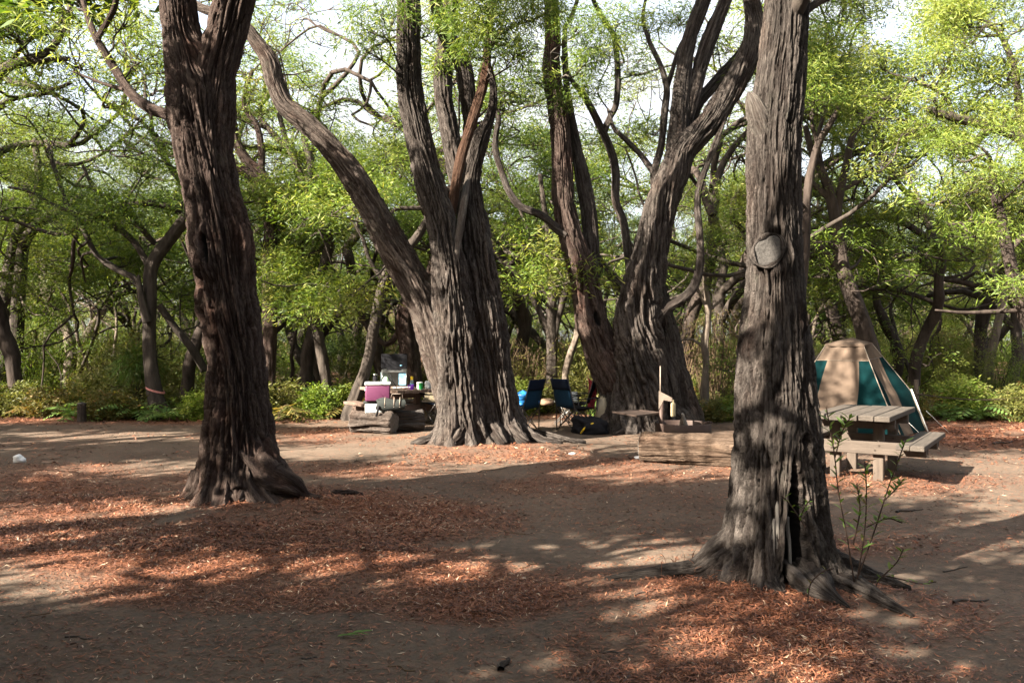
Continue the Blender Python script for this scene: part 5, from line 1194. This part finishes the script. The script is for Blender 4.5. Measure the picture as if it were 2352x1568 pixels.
MB().box((.175, -.03, zl+.1), (.075, .2, .21), None, .01).part('side_bin', M_WHITE, wb, True)
gb = thing('holdall', 'grey-black canvas holdall slumped on the old log below the table', 'bag', (P(898, 0, 15.05)[0], 15.05, zl), math.radians(4))
def hold(u, v):
    a = 2*math.pi*v; x = (u-.5)*.5; k = 1-.25*abs(2*u-1)**3; return (x+.015*math.sin(a*3), .13*k*math.cos(a), .135+.13*k*math.sin(a)*(1+.15*math.sin(u*7)) if math.sin(a) > -.6 else .135-.078*k)
MB().grid(hold, 18, 28).part('body', M_GREY, gb, True)
for k in (-.1, .06, .16): MB().tube([(k, .13*math.cos(a), .14+.14*math.sin(a)) for a in np.linspace(-3.0, -.1+3.2, 14) if math.sin(a) > -.55], .008, 6).part('strap', M_LIP, gb, True)
MB().tube([(-.25, -.1, -.05), (-.22, -.14, .05), (-.2, -.12, .14)], .02, 6).part('shoulder_strap', M_BLACK, gb, True)
MB().tube([(.0, -.02, .27), (.02, .0, .34), (.2, .0, .345), (.2, 0, .22)], .006, 6).part('carry_frame', M_LIP, gb, True)
# camp stove
sv = thing('camp_stove', 'camp stove with its black lid raised, on the far end of the dark table', 'stove', (P(906, 0, 17.25)[0], 17.25, Z2), math.radians(5))
MB().box((0, .0, .31), (.5, .3, .06), None, .008).part('burner_tray', M_STEEL, sv)
ld = MB().box((-.01, .16, .5), (.53, .025, .3), Matrix.Rotation(-.12, 3, 'X'), .01).part('raised_lid', M_BLACK, sv)
MB().lathe([(.0, 0), (.025, 0), (.025, .012), (0, .014)], 14, (.13, .135, .41)).part('badge', M_LIGHTBLUE, ld)
MB().box((0, -.14, .345), (.3, .02, .05), None, .004).part('control_panel', M_BLACK, sv)
for sx in (-1, 1):
    for sy in (-1, 1): MB().tube([(sx*.24, sy*.13, .0), (sx*.24, sy*.13, .29)], .008, 6).part('leg', M_STEEL, sv, True)
MB().box((-.02, .1, .14), (.44, .012, .27), None, .003).part('back_shield', M_STEEL, sv)
MB().box((.17, -.12, .15), (.15, .012, .24), None, .003).part('blue_sheet', M_LIGHTBLUE, sv)
MB().box((-.26, .0, .15), (.012, .26, .28), None, .003).part('side_shield', M_CLEAR, sv)
def item(name, label, cat, px, Y, z=Z2): return thing(name, label, cat, ((px-CX)/F*Y, Y, z))
jr = item('lantern', 'pale green lantern under the camp stove', 'lantern', 886, 16.95)
MB().lathe([(.05, 0), (.06, .02), (.06, .15), (.045, .17), (.03, .2), (0, .205)], 16).part('globe', M_PALEGREEN, jr, True)
bt = item('bottle', 'clear bottle with a yellow cap on the dark table', 'bottle', 946, 16.35)
MB().lathe([(.03, 0), (.034, .01), (.034, .13), (.026, .16), (.02, .17), (0, .17)], 18).part('body', M_CLEAR, bt, True)
MB().lathe([(.024, .165), (.026, .17), (.026, .22), (.018, .235), (0, .236)], 16).part('cap', M_YEL, bt, True)
MB().lathe([(.0352, .03), (.0352, .1), (.0352, .1)], 18).part('label_band', M_LIGHTBLUE, bt, True)
cp = item('cup', 'violet plastic cup at the near edge of the dark table', 'cup', 946.5, 16.05)
MB().lathe([(.028, 0), (.03, .004), (.038, .095), (.035, .095), (.028, .01), (0, .01)], 20).part('body', M_CUP, cp, True)
MB().tube([(-.034, 0, .075), (-.065, 0, .07), (-.07, 0, .045), (-.06, 0, .025), (-.03, 0, .02)], .006, 7).part('handle', M_CUP, cp, True)
gm = item('canister', 'white and green canister beside the violet cup', 'canister', 964, 15.95)
MB().lathe([(.056, 0), (.06, .006), (.06, .135), (.057, .14), (.057, .147), (0, .15)], 24).part('body', M_WHITE, gm, True)
def band(u, v): a = -1.7+u*2.3; return (.0615*math.cos(a), .0615*math.sin(a), .012+.115*v)
MB().grid(band, 14, 2).part('green_wrap', M_GREEN, gm, True)
jg = item('jug', 'grey-white plastic jug behind the green canister', 'jug', 984, 16.35)
MB().lathe([(.06, 0), (.066, .01), (.07, .1), (.062, .14), (.05, .15), (0, .15)], 20).part('body', M_JUG, jg, True)
MB().tube([(.06, 0, .125), (.1, 0, .12), (.105, 0, .07), (.066, 0, .04)], .009, 8).part('handle', M_WHITE, jg, True)
pb = thing('papers', 'white sheets lying flat on the dark table below the stove', 'paper', ((918-CX)/F*16.6, 16.6, Z2+.003))
for k, (dx, dy, a) in enumerate(((0, 0, .3), (.1, .07, -.2), (.16, -.02, .5))): MB().box((dx, dy, .004+k*.005), (.24, .17, .004), Matrix.Rotation(a, 3, 'Z'), 0).part('sheet', M_PAPER, pb)
fk = item('carving_fork', 'thin black stick leaning on the dark table among the papers', 'utensil', 908, 16.45, Z2+.002)
MB().tube([(.03, 0, .008), (-.05, .02, .13), (-.13, .05, .29)], .007, 7).part('handle', M_BLACK, fk, True)
pk_ = item('cloth_scrap', 'small pink cloth beside the violet cup', 'cloth', 936, 16.15)
MB().grid(lambda u, v: ((u-.5)*.14, (v-.5)*.12, .012+.022*math.sin(u*5+1)*math.sin(v*4+.4)), 8, 8).part('folds', plain('pink_cloth', (.62, .32, .34), .8), pk_, True)
th = thing('flask', 'black flask with a silver top behind the plum cooler', 'flask', ((862-CX)/F*16.9, 16.9, Z2))
MB().lathe([(.045, 0), (.048, .01), (.048, .2), (.03, .225), (.03, .24)], 18).part('body', M_BLACK, th, True); MB().lathe([(.043, .24), (.043, .258), (0, .26)], 16).part('top', M_STEEL, th, True)
wc = thing('water_container', 'beige water container standing behind the dark table', 'container', ((992-CX)/F*17.2, 17.2, float(gz(-1.6, 17.2))))
MB().box((0, 0, .32), (.34, .3, .64), None, .05).part('body', M_BEIGE, wc, True); MB().lathe([(.05, .64), (.05, .68), (0, .685)], 14, (.05, 0, 0)).part('cap', M_WHITE, wc, True)
MB().box((0, 0, .06), (.9, .5, .12), None, .02).part('plinth', M_BEIGE, wc)
tb = thing('storage_tub', 'pale tub under the dark table', 'tub', ((960-CX)/F*17.0, 17.0, float(gz(-2, 17))))
MB().box((0, 0, .16), (.46, .32, .3), None, .03).part('body', M_BEIGE, tb, True); MB().box((0, 0, .325), (.49, .35, .035), None, .012).part('lid', M_WHITE, tb, True)

# ------------------------------------------------------------------ bollards, fence, scraps
def bollard(label, px, py, Y, r, h):
    x = (px-CX)/F*Y; root = thing('bollard', label, 'bollard', (x, Y, 0), group='timber bollards along the clearing')
    pts = np.array([[x, Y, -.1, r*1.03], [x, Y, h*.5, r], [x, Y, h, r*.98]]); V, f, at, _, _ = trunk_tube(pts, .03, 32, .006, 10, int(px)); wpart('post', V, f, M_LOGD, root, at)
    MB().lathe([(r*.97, h), (r*.9, h+.018), (0, h+.02)], 24, (x, Y, 0)).part('cap', M_SCAR, root, True, True)
bollard('short grey timber bollard at the left, among the bracken', 188, 0, 17.0, .085, .36)
bollard('short dark timber bollard just right of the leaning trunk', 655, 0, 17.9, .085, .33)
fp = thing('fence', 'sagging wire fence on slim posts at the right-hand edge of the clearing', 'fence', (P(2104, 0, 16.6)[0], 16.6, 0))
FP = [(P(2104, 0, 16.6)[0], 16.6, .86), (P(2104, 0, 16.6)[0]+2.6, 16.9, .72), (P(2104, 0, 16.6)[0]+5.2, 17.2, .72)]
for i, (x, y, h) in enumerate(FP):
    MB().tube([(x, y, -.1), (x+.01, y, h*.5), (x, y, h)], [.05, .047, .045], 12).part('post', M_WOODZ if i == 0 else M_WOODD, fp, True, True)
for i in range(2):
    for zz in (.58,):
        a, b = np.array([FP[i][0], FP[i][1]-.05, zz]), np.array([FP[i+1][0], FP[i+1][1]-.05, zz-.04])
        MB().tube([a+(b-a)*t+np.array([0, 0, -.1*math.sin(math.pi*t)]) for t in np.linspace(0, 1, 12)], .011, 6).part('wire', M_RUST, fp, True, True)
def scrap(name, label, cat, px, py, r, mat, seed, flat=.8):
    g = G(px, py); return lump(name, label, cat, (g[0], g[1], float(gz(*g))+r*.5*flat), (r, r*.8, r*flat), mat, seed, .55, 3, .5)
scrap('paper_ball', 'crumpled white paper on the ground at the far left', 'paper', 44, 1058, .075, M_PAPER, 3)
scrap('paper_scrap', 'white scrap at the left end of the barkless log', 'paper', 1466, 1054, .06, M_PAPER, 4, .35)
scrap('paper_scrap', 'tiny white scrap on bare sand before the broadest tree', 'paper', 1314, 1044, .045, M_PAPER, 6, .35)
def flat_stick(name, label, cat, p0, p1, r, mat, bend=.1):
    a, b = G(*p0), G(*p1); c = (a+b)/2; root = thing(name, label, cat, (c[0], c[1], float(gz(*c))))
    d = b-a; nrm = np.array([-d[1], d[0]]); rows = []
    for t, s in ((0, 0), (.35, bend), (.7, -bend*.5), (1, 0)): q = a+d*t+nrm*s; rows.append([q[0], q[1], float(gz(*q))+r*.8, r*(1-.5*t)])
    V, f, at, _, _ = trunk_tube(np.array(rows), .02, 14, r*.2, 6, int(p0[0])); wpart('body', V, f, mat, root, at)
flat_stick('bark_piece', 'dark bark chunk on the bare sand at the bottom of the picture', 'bark', (1150, 1540), (1168, 1516), .017, M_LOGD)
flat_stick('stick', 'dark stick lying on bare ground right of the picnic table', 'stick', (2060, 1179), (2100, 1172), .012, M_TWIG, .15)
flat_stick('stick', 'crooked dark stick at the far right near the ground fern', 'stick', (2280, 1024), (2325, 1018), .022, M_TWIG, .1)
flat_stick('stick', 'short dark stick in the red leaves before the leaning trunk', 'stick', (518, 1298), (552, 1294), .008, M_TWIG, .1)
flat_stick('stick', 'thin stick half buried in sand right of the nearest trunk', 'stick', (2190, 1392), (2270, 1378), .01, M_TWIG, .1)
for i in range(26):
    px, py = random.uniform(50, 2300), random.uniform(1020, 1550); l = random.uniform(25, 70); a = random.uniform(-.25, .25)
    x0, y0 = G(px, py)
    if abs(px-1790) < 260 and py < 1420: continue
    flat_stick('twig', 'thin dry twig lying loose on the ground', 'twig', (px, py), (px+l*math.cos(a), max(990, py+l*math.sin(a))), random.uniform(.003, .006), M_TWIG if i % 2 else M_BRUSH, random.uniform(-.2, .2))
for o in bpy.data.objects:
    if o.parent is None and o.name.split('.')[0] == 'twig': o['group'] = 'loose twigs on the ground'

# tape on the forked tree
tp_ = [o for o in bpy.data.objects if o.get('label', '').startswith('grey forked tree')][0]
Yt = 17.6; tc = P(357, 902, Yt); m = MB()
m.grid(lambda u, v: (tc[0]+.185*math.sin(2*math.pi*u), Yt-.185*math.cos(2*math.pi*u), tc[2]+.04-.06*math.sin(2*math.pi*u)+.04*v), 28, 1)
m.part('tape', M_TAPE, tp_, True, True)

# ------------------------------------------------------------------ sapling by the near trunk, leaf sprig
def leaf_mesh(mat):
    vs, fs = [], []
    n = 6
    for i in range(n+1):
        t = i/n; wv = .5*math.sin(math.pi*t**.85)*.24; z = -.16*t*t
        vs += [(-wv, t, z+wv*.35), (0, t, z), (wv, t, z+wv*.35)]
    for i in range(n):
        for j in (0, 1): a = i*3+j; fs.append((a, a+1, a+4, a+3))
    me = bpy.data.meshes.new('leaf'); me.from_pydata(vs, [], fs); me.materials.append(mat); me.polygons.foreach_set('use_smooth', np.ones(len(fs), bool))
    at = me.attributes.new('lv', 'FLOAT', 'POINT'); at.data.foreach_set('value', np.full(len(vs), .45, np.float32)); me.update(); return me
LEAVES = [leaf_mesh(M_FERN), leaf_mesh(M_LEAF), leaf_mesh(M_BRACK)]
def sapling(label, stems, Y, seed, per, Ls):
    rng = np.random.default_rng(seed); b = P(stems[0][0][0], 784, Y)
    root = thing('sapling', label, 'sapling', (b[0], Y, 0))
    for s in stems:
        pts = pxpath(s, Y); C = spline(pts, 24); pts[:, 3] *= .62; V, f, at, C, R = trunk_tube(pts, .02, 8, .0006, 5, seed); wpart('stem', V, f, M_STEM, root, at)
        n = len(C); k = 0; t = n*.22; ph = rng.random()*6
        while t < n-1:
            i = int(t); p = C[i]; ph += 2.4; tn = unit(C[min(i+1, n-1)]-C[i-1]); out = unit(np.array([math.cos(ph), math.sin(ph), .35])+tn*.5)
            dens = per*(1.6 if t > n*.7 else 1.0)
            o = bpy.data.objects.new('leaf', LEAVES[0 if rng.random() < .6 else (1 if rng.random() < .75 else 2)]); COL.objects.link(o); o.parent = root
            sc = Ls*(.6+.6*rng.random()); yv = Vector(out); xv = yv.cross(Vector((rng.normal()*.3, rng.normal()*.3, 1))).normalized(); zv = xv.cross(yv)
            M = Matrix((xv, yv, zv)).transposed().to_4x4(); M.translation = Vector(p-ORG[root.name]); o.matrix_local = M @ Matrix.Scale(sc, 4); t += n/(dens)
M_STEM = bark_far('sapling_stem', (.02, .012, .009), (.045, .028, .02))
sapling('leggy sapling with narrow green leaves against the right side of the nearest trunk', [
    [(1962, 1335, 3.2), (1945, 1230, 2.6), (1926, 1130, 2.4), (1916, 1040, 2), (1905, 975, 1.6), (1898, 935, 1.5)], [(1968, 1335, 2.6), (1986, 1220, 2.2), (1990, 1120, 1.8), (1986, 1060, 1.5)],
    [(1972, 1320, 3.2), (2008, 1220, 2.8), (2040, 1120, 2.2), (2062, 1060, 1.8), (2080, 1010, 1.5)], [(1960, 1250, 3), (1975, 1170, 2.5), (1968, 1110, 1.5)], [(1918, 1050, 2.5), (1935, 990, 2), (1955, 955, 1.2)], [(2030, 1150, 2.5), (2060, 1120, 2), (2075, 1100, 1)], [(1990, 1210, 2.5), (2040, 1190, 2), (2072, 1200, 1)]], 5.25, 3, 26, .075)
sapling('low leafy shoot sprawling right of the nearest trunk', [[(2000, 1380, 3), (2025, 1325, 2.5), (2070, 1330, 2), (2115, 1340, 2), (2150, 1335, 1)], [(2025, 1325, 3), (2060, 1290, 2), (2075, 1260, 1)]], 5.2, 5, 11, .07)
sapling('small sprig of leaves in front of the hollow', [[(1850, 1210, 2.5), (1830, 1180, 2), (1812, 1155, 1.5), (1795, 1138, 1)], [(1838, 1190, 2), (1848, 1165, 1.2), (1858, 1150, 1)]], 5.12, 8, 9, .06)
sapling('bent dry shoot with three pale leaves before the root of the nearest trunk', [[(1855, 1385, 3), (1862, 1340, 2), (1890, 1312, 1.5), (1915, 1305, 1)]], 4.85, 9, 5, .055)
g = G(800, 1468); sp = thing('leaf_sprig', 'fresh green leaf sprig lying on the bare sand', 'leaf', (g[0], g[1], float(gz(*g))+.012))
for k in range(7):
    o = bpy.data.objects.new('leaf', LEAVES[0]); COL.objects.link(o); o.parent = sp; o.scale = (.08,)*3; o.location = (-.06+.02*k, .01*math.sin(k*2), .004*k); o.rotation_euler = (.1, .2*(-1)**k, -1.4+.35*(-1)**k)
# dry grass at the near trunk's foot
def dry_grass():
    rng = np.random.default_rng(4); V = []
    for cx_, cy_, w_, n in ((1640, 1335, 120, 90), (1720, 1345, 80, 80), (1950, 1120, 60, 60), (1560, 1320, 60, 25)):
        for i in range(n):
            g = G(cx_+rng.normal()*w_*.4, cy_+rng.normal()*8); b = np.array([g[0], g[1], float(gz(*g))]); d = np.array([rng.normal()*.5, rng.normal()*.4-.1, 1]); d = unit(d); l = .06+.16*rng.random(); s = unit(np.cross(d, rng.normal(size=3)))*.0022
            V.append([b-s, b+d*l*.6+s, b+d*l+np.array([rng.normal()*.05, 0, -.03]), b+d*l*.6-s])
    V = np.array(V).reshape(-1, 3); tag(obj('grass', mk_mesh('grass', V, np.arange(len(V)).reshape(-1, 4), M_LITTER, {'lv': np.repeat(np.clip(.75+.15*rng.normal(size=len(V)//4), 0, 1), 4)}, smooth=False)), 'dry straw-coloured grass around the foot of the nearest trunk', 'grass', kind='stuff')
dry_grass()
